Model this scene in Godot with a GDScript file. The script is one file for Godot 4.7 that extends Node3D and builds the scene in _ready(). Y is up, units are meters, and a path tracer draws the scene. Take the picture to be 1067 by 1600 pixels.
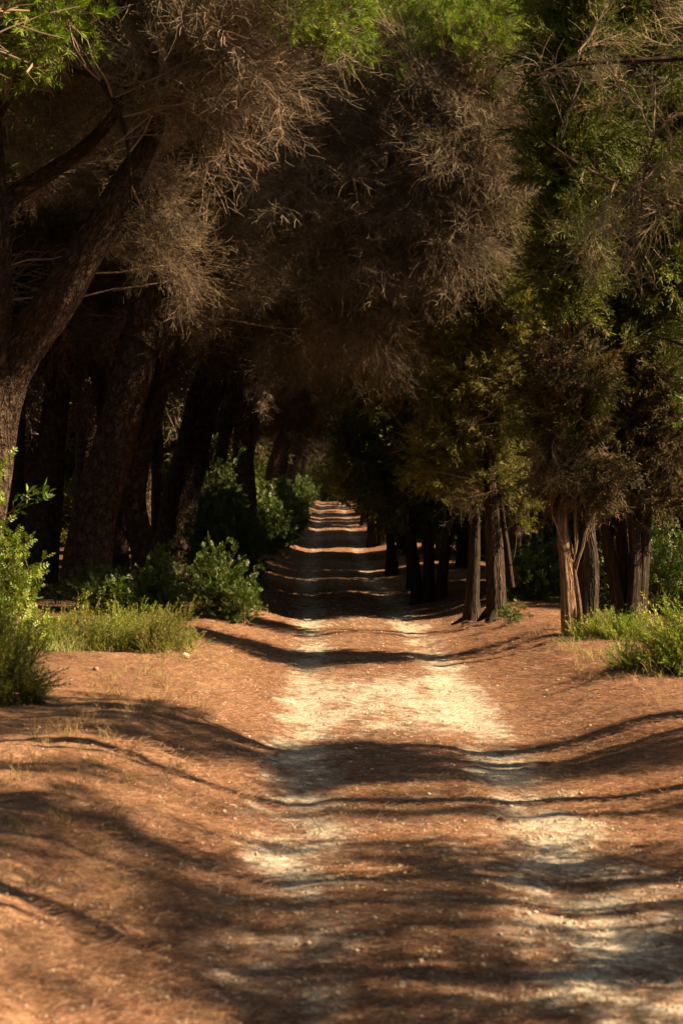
extends Node3D

# ---------------------------------------------------------------- view
const F := 3100.0        # focal length, in pixels of a 1600 pixel tall frame
const VPX := 516.0       # where the straight track vanishes
const VPY := 767.0
const EYE := 1.8

var M := {}
var B := {}              # boughs made of them: kind -> full ones, then thin ones
var P := {}              # shared sprays: kind -> Array of Mesh
var used := {}
var nz := FastNoiseLite.new()
var nz2 := FastNoiseLite.new()
var bark_noise := FastNoiseLite.new()

# a point seen at pixel (px, py) of the photograph, D metres down the track
func wp(px: float, py: float, d: float) -> Vector3:
	return Vector3((px - VPX) / F * d, EYE - (py - VPY) / F * d, -d)

# ---------------------------------------------------------------- terrain
func xc(d: float) -> float:
	return 0.45 - 0.3 * smoothstep(18.0, 45.0, d)

func gy(x: float, d: float) -> float:
	var u := x - xc(d)
	var y := 0.95 * smoothstep(50.0, 150.0, d) - 0.028 * maxf(0.0, d - 152.0) * smoothstep(152.0, 172.0, d)
	y = maxf(y, -2.0)
	var hl := lerpf(0.31, 0.24, smoothstep(9.0, 22.0, d))
	y += hl * smoothstep(-0.75, -2.0, u) + 0.1 * smoothstep(-2.2, -5.0, u)
	var hr := lerpf(0.08, 0.26, smoothstep(9.5, 15.0, d)) - 0.1 * smoothstep(26.0, 45.0, d)
	y += hr * smoothstep(0.95, 2.1, u) - 0.10 * smoothstep(2.3, 4.5, u)
	var rut := exp(-pow((absf(u) - 0.66) / 0.22, 2.0))
	y -= 0.03 * rut
	y += 0.035 * nz.get_noise_2d(x * 0.8, d * 0.8) + 0.012 * nz.get_noise_2d(x * 4.0 + 31.0, d * 4.0)
	y += 0.03 * absf(nz.get_noise_2d(x * 1.7 + 9.0, d * 1.7)) * smoothstep(-0.8, -1.6, u)
	y += 0.018 * sin(d * 1.9 + 2.0 * nz.get_noise_2d(x * 0.7, d * 0.3)) * smoothstep(17.0, 24.0, d)
	return y

func on_ground(x: float, d: float, sink := 0.0) -> Vector3:
	return Vector3(x, gy(x, d) - sink, -d)

# ---------------------------------------------------------------- node helpers
func numbered(called: String) -> String:
	if not used.has(called):
		used[called] = 0
		return called
	used[called] += 1
	return "%s_%03d" % [called, used[called]]

func thing(called: String, label: String, category: String, at: Vector3, group := "") -> Node3D:
	var o := Node3D.new()
	o.name = numbered(called)
	add_child(o)
	o.position = at
	tag(o, label, category, group)
	return o

func tag(o: Node, label: String, category: String, group := "", kind := "") -> void:
	if label: o.set_meta("label", label)
	if category: o.set_meta("category", category)
	if group: o.set_meta("group", group)
	if kind: o.set_meta("kind", kind)

func part(called: String, mesh: Mesh, mat: Material, parent: Node, kind := "") -> MeshInstance3D:
	var o := MeshInstance3D.new()
	o.name = called
	o.mesh = mesh
	o.material_override = mat
	parent.add_child(o, true)
	if kind: o.set_meta("kind", kind)
	return o

func scatter(called: String, mesh: Mesh, mat: Material, where: Array, tints: Array, parent: Node) -> MultiMeshInstance3D:
	var mm := MultiMesh.new()
	mm.transform_format = MultiMesh.TRANSFORM_3D
	mm.use_colors = true
	mm.mesh = mesh
	mm.instance_count = where.size()
	for i in where.size():
		mm.set_instance_transform(i, where[i])
		mm.set_instance_color(i, tints[i])
	var o := MultiMeshInstance3D.new()
	o.name = called
	o.multimesh = mm
	o.material_override = mat
	o.set_meta("kind", "stuff")
	parent.add_child(o, true)
	return o

func copy_of(src: Node3D, at: Vector3, turn: float, size: float, label: String, group := "") -> Node3D:
	var c: Node3D = src.duplicate()
	c.name = numbered(str(src.name).rstrip("0123456789").trim_suffix("_"))
	add_child(c)
	c.position = at
	c.rotation = Vector3(0, turn, 0)
	c.scale = Vector3.ONE * size
	c.set_meta("label", label)
	if group: c.set_meta("group", group)
	elif c.has_meta("group"): c.remove_meta("group")
	return c

# ---------------------------------------------------------------- mesh helpers
class Buf:
	var v := PackedVector3Array()
	var n := PackedVector3Array()
	var c := PackedColorArray()
	var i := PackedInt32Array()
	func mesh() -> ArrayMesh:
		var a := []
		a.resize(Mesh.ARRAY_MAX)
		a[Mesh.ARRAY_VERTEX] = v
		a[Mesh.ARRAY_NORMAL] = n
		a[Mesh.ARRAY_COLOR] = c
		a[Mesh.ARRAY_INDEX] = i
		var m := ArrayMesh.new()
		m.add_surface_from_arrays(Mesh.PRIMITIVE_TRIANGLES, a)
		return m

func side_of(d: Vector3) -> Vector3:
	var a := Vector3.UP if absf(d.y) < 0.9 else Vector3.RIGHT
	return d.cross(a).normalized()

# a thin twig: few sides, tapering to a point
func twig(b: Buf, pts: PackedVector3Array, r0: float, r1: float, col: Color, sides := 3) -> void:
	var base := b.v.size()
	var m := pts.size()
	if sides == 2:   # the finest twigs: a narrow two sided strip
		var w := side_of((pts[m - 1] - pts[0]).normalized()).rotated((pts[m - 1] - pts[0]).normalized(), fmod(absf(pts[m - 1].x * 977.0 + pts[m - 1].z * 613.0), TAU))
		var nn := w.cross(pts[m - 1] - pts[0]).normalized()
		for k in m:
			var r := lerpf(r0, r1, float(k) / (m - 1)) * 1.25
			for q in [-1.0, 1.0]:
				b.v.append(pts[k] + w * r * q)
				b.n.append((nn + w * q * 0.6).normalized())
				b.c.append(col)
		for k in m - 1:
			var p := base + k * 2
			b.i.append_array([p, p + 2, p + 1, p + 1, p + 2, p + 3])
		return
	for k in m:
		var d := (pts[mini(k + 1, m - 1)] - pts[maxi(k - 1, 0)]).normalized()
		var s := side_of(d)
		var t := d.cross(s)
		var r := lerpf(r0, r1, float(k) / (m - 1))
		for j in sides:
			var a := TAU * j / sides
			var o := s * cos(a) + t * sin(a)
			b.v.append(pts[k] + o * r)
			b.n.append(o)
			b.c.append(col)
	for k in m - 1:
		for j in sides:
			var p := base + k * sides + j
			var q := base + k * sides + (j + 1) % sides
			b.i.append_array([p, p + sides, q, q, p + sides, q + sides])

func blade(b: Buf, at: Vector3, d: Vector3, w: Vector3, l: float, col: Color) -> void:   # a needle: one slim kite
	var base := b.v.size()
	var nn := d.cross(w).normalized()
	for p in [at, at + d * l * 0.5 + w, at + d * l, at + d * l * 0.5 - w]:
		b.v.append(p)
		b.n.append(nn)
		b.c.append(col)
	b.i.append_array([base, base + 1, base + 2, base, base + 2, base + 3])

func leaf(b: Buf, at: Vector3, d: Vector3, up: Vector3, l: float, wd: float, col: Color) -> void:   # a folded leaf, eight faces
	var base := b.v.size()
	var s := d.cross(up).normalized()
	var n := s.cross(d).normalized()
	var prof := [[0.0, 0.0], [0.3, 0.85], [0.62, 0.9], [1.0, 0.0]]
	for p in prof:
		var mid: Vector3 = at + d * l * p[0] - n * l * 0.10 * p[0] * p[0]
		for q in [-1.0, 0.0, 1.0]:
			b.v.append(mid + s * wd * p[1] * q + n * wd * 0.3 * absf(q) * p[1])
			b.n.append((n - s * 0.35 * q).normalized())
			b.c.append(col)
	for k in 3:
		var o := base + k * 3
		b.i.append_array([o, o + 3, o + 1, o + 1, o + 3, o + 4, o + 1, o + 4, o + 2, o + 2, o + 4, o + 5])

func wander(rng: RandomNumberGenerator, from: Vector3, dir: Vector3, l: float, segs: int, bend: Vector3, jit: float) -> PackedVector3Array:
	var p := PackedVector3Array([from])
	var d := dir.normalized()
	for k in segs:
		p.append(p[k] + d * (l / segs))
		d = (d + bend / segs + Vector3(rng.randfn(), rng.randfn(), rng.randfn()) * jit).normalized()
	return p

func rnd_dir(rng: RandomNumberGenerator) -> Vector3:
	return Vector3(rng.randfn(), rng.randfn(), rng.randfn() + 0.0001).normalized()

func cone(rng: RandomNumberGenerator, d: Vector3, lo: float, hi: float) -> Vector3:
	var a := rng.randf_range(lo, hi)
	var s := side_of(d).rotated(d, rng.randf() * TAU)
	return (d * cos(a) + s * sin(a)).normalized()

func shade(rng: RandomNumberGenerator, c: Color, by: float) -> Color:
	var k := 1.0 + rng.randf_range(-by, by)
	return Color(c.r * k, c.g * k, c.b * k)

# ---------------------------------------------------------------- sprays
func dead_spray(sd: int) -> Mesh:
	var rng := RandomNumberGenerator.new()
	rng.seed = sd
	var b := Buf.new()
	var col := Color(0.165, 0.130, 0.094)
	var main := wander(rng, Vector3.ZERO, Vector3.UP, rng.randf_range(0.55, 0.95), 6, Vector3(0.5, 0, 0.3), 0.09)
	twig(b, main, 0.0034, 0.0017, col)
	for k in 19:
		var t := rng.randf_range(0.05, 1.0) * 5.99
		var at := main[int(t)].lerp(main[int(t) + 1], t - int(t))
		var d := (main[int(t) + 1] - main[int(t)]).normalized()
		var sd2 := cone(rng, d, 0.5, 1.2)
		var l := rng.randf_range(0.18, 0.38)
		var c2 := shade(rng, col, 0.35)
		var path := wander(rng, at, sd2, l, 4, d * 0.9 + rnd_dir(rng) * 0.7, 0.1)
		twig(b, path, 0.0019, 0.0012, c2)
		for j in 6:
			var q := rng.randf_range(0.1, 1.0) * 3.99
			var at2 := path[int(q)].lerp(path[int(q) + 1], q - int(q))
			var d2 := (path[int(q) + 1] - path[int(q)]).normalized()
			var l2 := rng.randf_range(0.07, 0.19)
			twig(b, wander(rng, at2, cone(rng, d2, 0.4, 1.2), l2, 3, d * 0.8 + rnd_dir(rng) * 0.6, 0.1), 0.0016, 0.0009, shade(rng, c2, 0.25), 2)
	return b.mesh()

func bare_spray(sd: int) -> Mesh:   # long leafless twigs, few of them
	var rng := RandomNumberGenerator.new()
	rng.seed = sd
	var b := Buf.new()
	var col := Color(0.27, 0.215, 0.15)
	var main := wander(rng, Vector3.ZERO, Vector3.UP, 0.8, 6, Vector3(0.5, 0, 0.4), 0.10)
	twig(b, main, 0.0045, 0.002, col, 4)
	for k in 7:
		var t := rng.randf_range(0.1, 1.0) * 5.99
		var at := main[int(t)].lerp(main[int(t) + 1], t - int(t))
		var d := (main[int(t) + 1] - main[int(t)]).normalized()
		var path := wander(rng, at, cone(rng, d, 0.4, 1.2), rng.randf_range(0.2, 0.55), 5, Vector3(0, 0.3, 0) + rnd_dir(rng) * 0.9, 0.12)
		twig(b, path, 0.003, 0.0015, shade(rng, col, 0.3), 3)
		for j in 2:
			twig(b, wander(rng, path[1 + j * 2], cone(rng, d, 0.5, 1.3), rng.randf_range(0.1, 0.25), 3, rnd_dir(rng) * 0.9, 0.12), 0.002, 0.0012, shade(rng, col, 0.3), 2)
	return b.mesh()

func needle_spray(sd: int) -> Mesh:
	var rng := RandomNumberGenerator.new()
	rng.seed = sd
	var b := Buf.new()
	var col := Color(0.17, 0.12, 0.08)
	var main := wander(rng, Vector3.ZERO, Vector3.UP, 0.6, 4, Vector3(0.3, 0, 0), 0.1)
	twig(b, main, 0.007, 0.004, col)
	for k in 9:
		var t := rng.randf_range(0.2, 1.0) * 3.99
		var at := main[int(t)].lerp(main[int(t) + 1], t - int(t))
		var d := (main[int(t) + 1] - main[int(t)]).normalized()
		var path := wander(rng, at, cone(rng, d, 0.3, 1.0), rng.randf_range(0.15, 0.32), 3, d * 1.0, 0.1)
		twig(b, path, 0.004, 0.003, col)
		var dd := (path[3] - path[2]).normalized()
		var g := Color(0.17, 0.24, 0.025) if rng.randf() < 0.6 else Color(0.10, 0.16, 0.02)
		for j in 30:
			var nd := cone(rng, dd, 0.15, 1.25)
			var p := path[3].lerp(path[2], rng.randf() * 0.8)
			blade(b, p, nd, side_of(nd).rotated(nd, rng.randf() * 3.0) * 0.0032, rng.randf_range(0.07, 0.115), shade(rng, g, 0.25))
	return b.mesh()

func cypress_spray(sd: int, lo := Color(0.075, 0.098, 0.020), hi := Color(0.16, 0.165, 0.042)) -> Mesh:
	var rng := RandomNumberGenerator.new()
	rng.seed = sd
	var b := Buf.new()
	var stem := Color(0.14, 0.10, 0.065)
	var main := wander(rng, Vector3.ZERO, Vector3.UP, 0.5, 4, Vector3(0.2, 0, 0.1), 0.08)
	twig(b, main, 0.006, 0.003, stem)
	for k in 15:
		var t := rng.randf_range(0.12, 1.0) * 3.99
		var at := main[int(t)].lerp(main[int(t) + 1], t - int(t))
		var d := (main[int(t) + 1] - main[int(t)]).normalized()
		var l := rng.randf_range(0.10, 0.22)
		var path := wander(rng, at, cone(rng, d, 0.35, 1.0), l, 2, d * 0.5, 0.08)
		var g := lo.lerp(hi, rng.randf())
		twig(b, path, 0.0045, 0.003, g)
		for j in 13:
			var q := rng.randf_range(0.1, 1.0) * 1.99
			var at2 := path[int(q)].lerp(path[int(q) + 1], q - int(q))
			var d2 := (path[int(q) + 1] - path[int(q)]).normalized()
			var l2 := rng.randf_range(0.03, 0.07)
			twig(b, wander(rng, at2, cone(rng, d2, 0.3, 0.9), l2, 1, Vector3.ZERO, 0.0), 0.0042, 0.0016, shade(rng, g, 0.3), 2)
	return b.mesh()

func far_spray(sd: int, kind: String) -> Mesh:   # the same growth with fewer, larger pieces, for trees far off
	var rng := RandomNumberGenerator.new()
	rng.seed = sd
	var b := Buf.new()
	var main := wander(rng, Vector3.ZERO, Vector3.UP, 0.55, 3, Vector3(0.5, 0, 0.3), 0.1)
	twig(b, main, 0.006, 0.003, Color(0.15, 0.112, 0.08), 2)
	for k in (11 if kind == "dead" else 7):
		var t := rng.randf_range(0.05, 1.0) * 2.99
		var at := main[int(t)].lerp(main[int(t) + 1], t - int(t))
		var d := (main[int(t) + 1] - main[int(t)]).normalized()
		var sd2 := cone(rng, d, 0.4, 1.2)
		if kind == "dead":
			var path := wander(rng, at, sd2, rng.randf_range(0.2, 0.4), 3, d * 1.5 + rnd_dir(rng) * 0.8, 0.14)
			twig(b, path, 0.004, 0.002, shade(rng, Color(0.165, 0.130, 0.094), 0.35), 2)
			for j in 3: twig(b, wander(rng, path[j], cone(rng, sd2, 0.4, 1.2), rng.randf_range(0.1, 0.2), 2, d * 1.6, 0.15), 0.0035, 0.002, shade(rng, Color(0.165, 0.130, 0.094), 0.35), 2)
			continue
		var g := Color(0.075, 0.098, 0.020).lerp(Color(0.16, 0.165, 0.042), rng.randf()) if kind == "cypress" else Color(0.10, 0.16, 0.02).lerp(Color(0.17, 0.24, 0.025), rng.randf())
		for j in 8:
			var nd := cone(rng, sd2, 0.1, 1.0)
			blade(b, at + sd2 * rng.randf() * 0.18, nd, side_of(nd).rotated(nd, rng.randf() * 3.0) * 0.011, rng.randf_range(0.09, 0.17), shade(rng, g, 0.3))
	return b.mesh()

func leaf_spray(sd: int, l := 0.042, wd := 0.0085, green := Color(0.15, 0.215, 0.03)) -> Mesh:
	var rng := RandomNumberGenerator.new()
	rng.seed = sd
	var b := Buf.new()
	var stem := Color(0.15, 0.12, 0.06)
	var main := wander(rng, Vector3.ZERO, Vector3.UP, 0.42, 4, Vector3(0.25, 0, 0.1), 0.1)
	twig(b, main, 0.004, 0.002, stem)
	for k in 10:
		var t := rng.randf_range(0.15, 1.0) * 3.99
		var at := main[int(t)].lerp(main[int(t) + 1], t - int(t))
		var d := (main[int(t) + 1] - main[int(t)]).normalized()
		var rd := cone(rng, d, 0.5, 1.1)
		var path := wander(rng, at, rd, rng.randf_range(0.07, 0.12), 3, d * 0.4, 0.06)
		twig(b, path, 0.002, 0.0012, stem, 2)
		var up := side_of(rd).rotated(rd, rng.randf() * TAU)
		var g := green.lerp(green * Color(1.7, 1.35, 1.4), rng.randf() * rng.randf())
		for j in 3:
			for s in [-1.0, 1.0]:
				var sd2: Vector3 = ((path[j + 1] - path[j]).normalized() * 0.7 + up.cross(rd) * s).normalized()
				leaf(b, path[j + 1], sd2, (up + rnd_dir(rng) * 0.4).normalized(), l * rng.randf_range(0.75, 1.15), wd, shade(rng, g, 0.2))
		leaf(b, path[3], (path[3] - path[2]).normalized(), up, l, wd, g)
	return b.mesh()

func heath_spray(sd: int, green: Color) -> Mesh:
	var rng := RandomNumberGenerator.new()
	rng.seed = sd
	var b := Buf.new()
	for s in 5:
		var main := wander(rng, Vector3.ZERO, cone(rng, Vector3.UP, 0.05, 0.45), rng.randf_range(0.26, 0.46), 5, Vector3.UP * 0.3, 0.07)
		twig(b, main, 0.003, 0.0014, Color(0.16, 0.12, 0.06))
		var g := shade(rng, green, 0.25)
		for k in 46:
			var t := pow(rng.randf(), 0.7) * 4.99
			var at := main[int(t)].lerp(main[int(t) + 1], t - int(t))
			var d := (main[int(t) + 1] - main[int(t)]).normalized()
			var nd := cone(rng, d, 0.35, 0.95)
			blade(b, at, nd, side_of(nd).rotated(nd, rng.randf() * 3.0) * 0.0026, rng.randf_range(0.022, 0.05), shade(rng, g, 0.25))
	return b.mesh()

func grass_tuft(sd: int, col: Color, n: int, h: float) -> Mesh:
	var rng := RandomNumberGenerator.new()
	rng.seed = sd
	var b := Buf.new()
	for k in n:
		var d := cone(rng, Vector3.UP, 0.05, 0.8)
		var at := Vector3(rng.randfn() * 0.04, 0, rng.randfn() * 0.04)
		var p := wander(rng, at, d, h * rng.randf_range(0.5, 1.1), 4, Vector3(d.x, -0.5, d.z) * 0.9, 0.05)
		twig(b, p, 0.0024, 0.0008, shade(rng, col, 0.35))
	return b.mesh()

func needle_clump(sd: int) -> Mesh:   # fallen needles lying flat
	var rng := RandomNumberGenerator.new()
	rng.seed = sd
	var b := Buf.new()
	var pal := [Color(0.38, 0.21, 0.13), Color(0.46, 0.29, 0.19), Color(0.27, 0.14, 0.085), Color(0.52, 0.38, 0.26), Color(0.16, 0.09, 0.06)]
	for k in 18:
		var a := rng.randf() * TAU
		var d := Vector3(cos(a), rng.randf_range(-0.05, 0.22), sin(a))
		var at := Vector3(rng.randfn() * 0.07, 0.004, rng.randfn() * 0.07)
		twig(b, wander(rng, at, d, rng.randf_range(0.04, 0.095), 2, Vector3(0, -0.2, 0), 0.12), 0.0007, 0.0006, shade(rng, pal[rng.randi() % 5], 0.2))
	return b.mesh()

func pebble(sd: int, col: Color) -> Mesh:
	var rng := RandomNumberGenerator.new()
	rng.seed = sd
	var b := Buf.new()
	var s := Vector3(1.0, rng.randf_range(0.35, 0.6), rng.randf_range(0.6, 0.95))
	for k in 5:
		var la := PI * (float(k) / 4.0 - 0.5)
		for j in 7:
			var a := TAU * j / 7.0
			var p := Vector3(cos(la) * cos(a), sin(la), cos(la) * sin(a)) * rng.randf_range(0.75, 1.05) * s
			b.v.append(p)
			b.n.append(p.normalized())
			b.c.append(shade(rng, col, 0.1))
	for k in 4:
		for j in 7:
			var p := k * 7 + j
			var q := k * 7 + (j + 1) % 7
			b.i.append_array([p, q, p + 7, q, q + 7, p + 7])
	return b.mesh()

# ---------------------------------------------------------------- wood
func smooth_path(pts: Array, rad: Array, step: float) -> Array:   # Catmull-Rom through the points: [positions, radii]
	var op := PackedVector3Array()
	var orr := PackedFloat32Array()
	for k in pts.size() - 1:
		var a: Vector3 = pts[maxi(k - 1, 0)]
		var b: Vector3 = pts[k]
		var c: Vector3 = pts[k + 1]
		var d: Vector3 = pts[mini(k + 2, pts.size() - 1)]
		var n := maxi(2, int(b.distance_to(c) / step))
		for j in n:
			var t := float(j) / n
			op.append(b.cubic_interpolate(c, a, d, t))
			orr.append(lerpf(rad[k], rad[k + 1], t))
	op.append(pts[-1])
	orr.append(rad[-1])
	return [op, orr]

func tube(pts: Array, rad: Array, sides: int, step: float, rough: float, sd: float, lobes := 0) -> Mesh:
	var s := smooth_path(pts, rad, step)
	var p: PackedVector3Array = s[0]
	var r: PackedFloat32Array = s[1]
	var v := PackedVector3Array()
	var uv := PackedVector2Array()
	var ix := PackedInt32Array()
	var m := p.size()
	var fr := Vector3(0, 0, -1)
	var along := 0.0
	var reps := maxf(1.0, roundf(TAU * r[m / 3] / 0.75))
	for k in m:
		var d := (p[mini(k + 1, m - 1)] - p[maxi(k - 1, 0)]).normalized()
		fr = (fr - d * fr.dot(d)).normalized()
		var bi := d.cross(fr)
		if k > 0: along += p[k].distance_to(p[k - 1])
		for j in sides + 1:
			var a := TAU * (j % sides) / sides
			var o := fr * cos(a) + bi * sin(a)
			var q := o * 2.4
			var h := bark_noise.get_noise_3d(q.x * 3.0 + sd, along * 3.2, q.z * 3.0 + q.y) * 0.6 + nz.get_noise_3d(q.x * 0.5 + sd, along * 0.8, q.z * 0.5) * 0.9
			var lob := 0.0
			if lobes > 0:
				lob = 0.14 * cos(a * lobes + sd + along * 0.35)
			v.append(p[k] + o * r[k] * (1.0 + rough * h + lob))
			uv.append(Vector2(float(j) / sides * reps, along / 1.5))
	for k in m - 1:
		for j in sides:
			var a0 := k * (sides + 1) + j
			var b0 := a0 + sides + 1
			ix.append_array([a0, b0, a0 + 1, a0 + 1, b0, b0 + 1])
	var arr := []
	arr.resize(Mesh.ARRAY_MAX)
	arr[Mesh.ARRAY_VERTEX] = v
	arr[Mesh.ARRAY_TEX_UV] = uv
	arr[Mesh.ARRAY_INDEX] = ix
	var st := SurfaceTool.new()
	st.create_from_arrays(arr)
	st.generate_normals()
	return st.commit()

# ---------------------------------------------------------------- trees
# wood: Array of [name, points (world), radii, sides, roughness, lobes, material]; blobs: Array of [centre (world), radii, branches, sprays per branch, kind, size]
func tree(o: Node3D, wood: Array, blobs: Array, sd: int, reach := 0.3) -> void:
	var rng := RandomNumberGenerator.new()
	rng.seed = sd
	var base := o.position
	if o.name.begins_with("cypress_tree") and -base.z < 33.0:   # surface roots where the trunk meets the litter
		var first: Array = wood[0]
		for k in 4:
			var ra := k * 1.6 + sd
			var rl: float = first[2][0] * rng.randf_range(1.5, 2.1)
			var out := Vector3(cos(ra), 0, sin(ra))
			wood.append(["root", [base + out * first[2][1] * 0.5 + Vector3(0, 0.16, 0), base + out * first[2][1] * 1.2 + Vector3(0, 0.05, 0), base + out * rl + Vector3(0, -0.03, 0)], [first[2][1] * 0.45, first[2][1] * 0.4, 0.012], 8, 0.15, 0, M.cypress_bark])
	var anchors := PackedVector3Array()
	var n_wood := 0
	for w in wood:
		var pts := []
		for p in w[1]: pts.append(p - base)
		part(w[0], tube(pts, w[2], w[3], 0.07 if w[3] > 12 else 0.12, w[4], sd * 1.37 + n_wood * 7.1, w[5]), w[6], o)
		n_wood += 1
		var sp := smooth_path(pts, w[2], 0.25)
		var len_: int = sp[0].size()
		for k in len_:
			if w[0] != "root" and (k > len_ * reach or w[0] != "trunk"): anchors.append(sp[0][k])
	var put := {}
	var tint := {}
	var br := Buf.new()
	for bl in blobs:
		var c: Vector3 = bl[0] - base
		var r: Vector3 = bl[1]
		for k in bl[2]:
			var q := rnd_dir(rng) * pow(rng.randf(), 0.36)
			var target := c + q * r
			var best := anchors[0]
			var bd := 1e9
			for tr in 14:
				var a := anchors[rng.randi() % anchors.size()]
				var dd := a.distance_to(target) + absf(a.y - target.y) * 0.2 + maxf(0.0, a.y - target.y) * (0.3 if not bl[4].ends_with("dead") else 0.0)
				if dd < bd:
					bd = dd
					best = a
			var l := best.distance_to(target)
			if l < 0.15: continue
			var mid := best.lerp(target, 0.5) + Vector3(rng.randfn() * 0.1, rng.randf_range(-0.06, 0.16), rng.randfn() * 0.1) * l
			var path := PackedVector3Array()
			for j in 7:
				var t := j / 6.0
				path.append(best.lerp(mid, t).lerp(mid.lerp(target, t), t) + rnd_dir(rng) * 0.02 * l * float(j > 0 and j < 6))
			var r0 := clampf(0.005 + 0.005 * l, 0.005, 0.02)
			var bc := shade(rng, Color(0.17, 0.125, 0.09), 0.3)
			twig(br, path, r0, 0.0035, bc, 5)
			var dir := (target - path[3]).normalized()
			if bl[4] == "cypress" or bl[4] == "brown" or bl[4] == "golden" or bl[4] == "farcypress": dir = (dir + Vector3.UP * 0.45).normalized()
			if bl[4] == "needle" or bl[4] == "farneedle": dir = (dir + Vector3.UP * 0.35).normalized()
			var s: float = bl[5] * rng.randf_range(0.75, 1.2)
			var sx := side_of(dir).rotated(dir, rng.randf() * TAU)
			var kind: String = bl[4]
			var key := kind + ("_full_" if bl[3] > 9 else "_thin_") + str(rng.randi() % int(B[kind].size() / 2))
			if not put.has(key):
				put[key] = []
				tint[key] = []
			put[key].append(Transform3D(Basis(sx * s, dir * s, sx.cross(dir) * s), target - dir * 0.85 * s))
			var g := rng.randf_range(0.6, 1.35)
			tint[key].append(Color(g * rng.randf_range(0.92, 1.1), g, g * rng.randf_range(0.85, 1.1)))
	if br.v.size(): part("branches", br.mesh(), M.twig, o, "stuff")
	var names := {"dead": "dead_twigs", "bare": "bare_twigs", "needle": "needle_foliage", "cypress": "scale_foliage", "brown": "withered_foliage", "golden": "scale_foliage", "leaf": "leaf_foliage", "fardead": "dead_twigs", "farneedle": "needle_foliage", "farcypress": "scale_foliage"}
	for key in put:
		var bits: PackedStringArray = key.split("_")
		var half := int(B[bits[0]].size() / 2)
		scatter(names[bits[0]], B[bits[0]][int(bits[2]) + (half if bits[1] == "thin" else 0)], M.twig if bits[0].ends_with("dead") or bits[0] == "bare" else M.foliage, put[key], tint[key], o)

# a bough: many sprays along one metre of branch, joined into one mesh
func bough(kind: String, n: int, sd: int) -> Mesh:
	var rng := RandomNumberGenerator.new()
	rng.seed = sd
	var b := Buf.new()
	var axis := wander(rng, Vector3.ZERO, Vector3.UP, 1.0, 5, Vector3(0.15, 0, 0.1), 0.06)
	twig(b, axis, 0.0055, 0.003, Color(0.15, 0.112, 0.08), 4)
	for k in n:
		var t := rng.randf_range(0.05, 1.0) * 4.99
		var at := axis[int(t)].lerp(axis[int(t) + 1], t - int(t))
		var dir := cone(rng, (axis[int(t) + 1] - axis[int(t)]).normalized(), 0.15, 1.25)
		var sx := side_of(dir).rotated(dir, rng.randf() * TAU)
		var s := rng.randf_range(0.7, 1.15)
		var tf := Transform3D(Basis(sx * s, dir * s, sx.cross(dir) * s), at)
		var a: Array = P[kind][rng.randi() % int(P[kind].size())].surface_get_arrays(0)
		var base := b.v.size()
		b.v.append_array(tf * (a[Mesh.ARRAY_VERTEX] as PackedVector3Array))
		b.n.append_array(Transform3D(tf.basis.orthonormalized(), Vector3.ZERO) * (a[Mesh.ARRAY_NORMAL] as PackedVector3Array))
		var g := rng.randf_range(0.8, 1.2)
		for c in (a[Mesh.ARRAY_COLOR] as PackedColorArray): b.c.append(Color(c.r * g, c.g * g, c.b * g))
		for q in (a[Mesh.ARRAY_INDEX] as PackedInt32Array): b.i.append(base + q)
	return b.mesh()

# a shrub: stems from the base, leafy sprays over an uneven dome
func shrub(o: Node3D, blobs: Array, kind: String, sd: int, part_name: String, tintc := Color.WHITE) -> void:
	var rng := RandomNumberGenerator.new()
	rng.seed = sd
	var br := Buf.new()
	var put := {}
	var tint := {}
	for bl in blobs:   # [centre (local), radii, sprays, size]
		var c: Vector3 = bl[0]
		for k in bl[2]:
			var q := rnd_dir(rng) * pow(rng.randf(), 0.42)
			var bump := 1.0 + 0.75 * nz2.get_noise_3d(q.x * 60.0 + sd, q.y * 60.0, q.z * 60.0)
			var at: Vector3 = c + q * bl[1] * bump
			if at.y < 0.0: at.y = absf(at.y) * 0.3
			var dir := (q * 0.8 + Vector3.UP * 0.7 + rnd_dir(rng) * 0.45).normalized()
			var s: float = bl[3] * rng.randf_range(0.55, 1.35)
			at -= dir * 0.2 * s
			var sx := side_of(dir).rotated(dir, rng.randf() * TAU)
			var key := rng.randi() % int(P[kind].size())
			if not put.has(key):
				put[key] = []
				tint[key] = []
			put[key].append(Transform3D(Basis(sx * s, dir * s, sx.cross(dir) * s), at))
			var g := rng.randf_range(0.75, 1.2)
			tint[key].append(Color(tintc.r * g * rng.randf_range(0.9, 1.12), tintc.g * g, tintc.b * g))
			if k % 6 == 0:
				var mid := Vector3(c.x, 0, c.z).lerp(at, 0.5) + Vector3(0, 0.1, 0)
				var p := PackedVector3Array([Vector3(c.x + rng.randfn() * 0.06, -0.03, c.z + rng.randfn() * 0.06), mid, at])
				twig(br, p, 0.008, 0.003, Color(0.13, 0.095, 0.06), 4)
	part("stems", br.mesh(), M.twig, o, "stuff")
	for key in put: scatter(part_name, P[kind][key], M.leaf if kind != "cypress" else M.foliage, put[key], tint[key], o)

# ---------------------------------------------------------------- materials
func std(col: Color, rough: float) -> StandardMaterial3D:
	var m := StandardMaterial3D.new()
	m.albedo_color = col.linear_to_srgb()
	m.roughness = rough
	m.metallic_specular = 0.3
	return m

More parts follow.
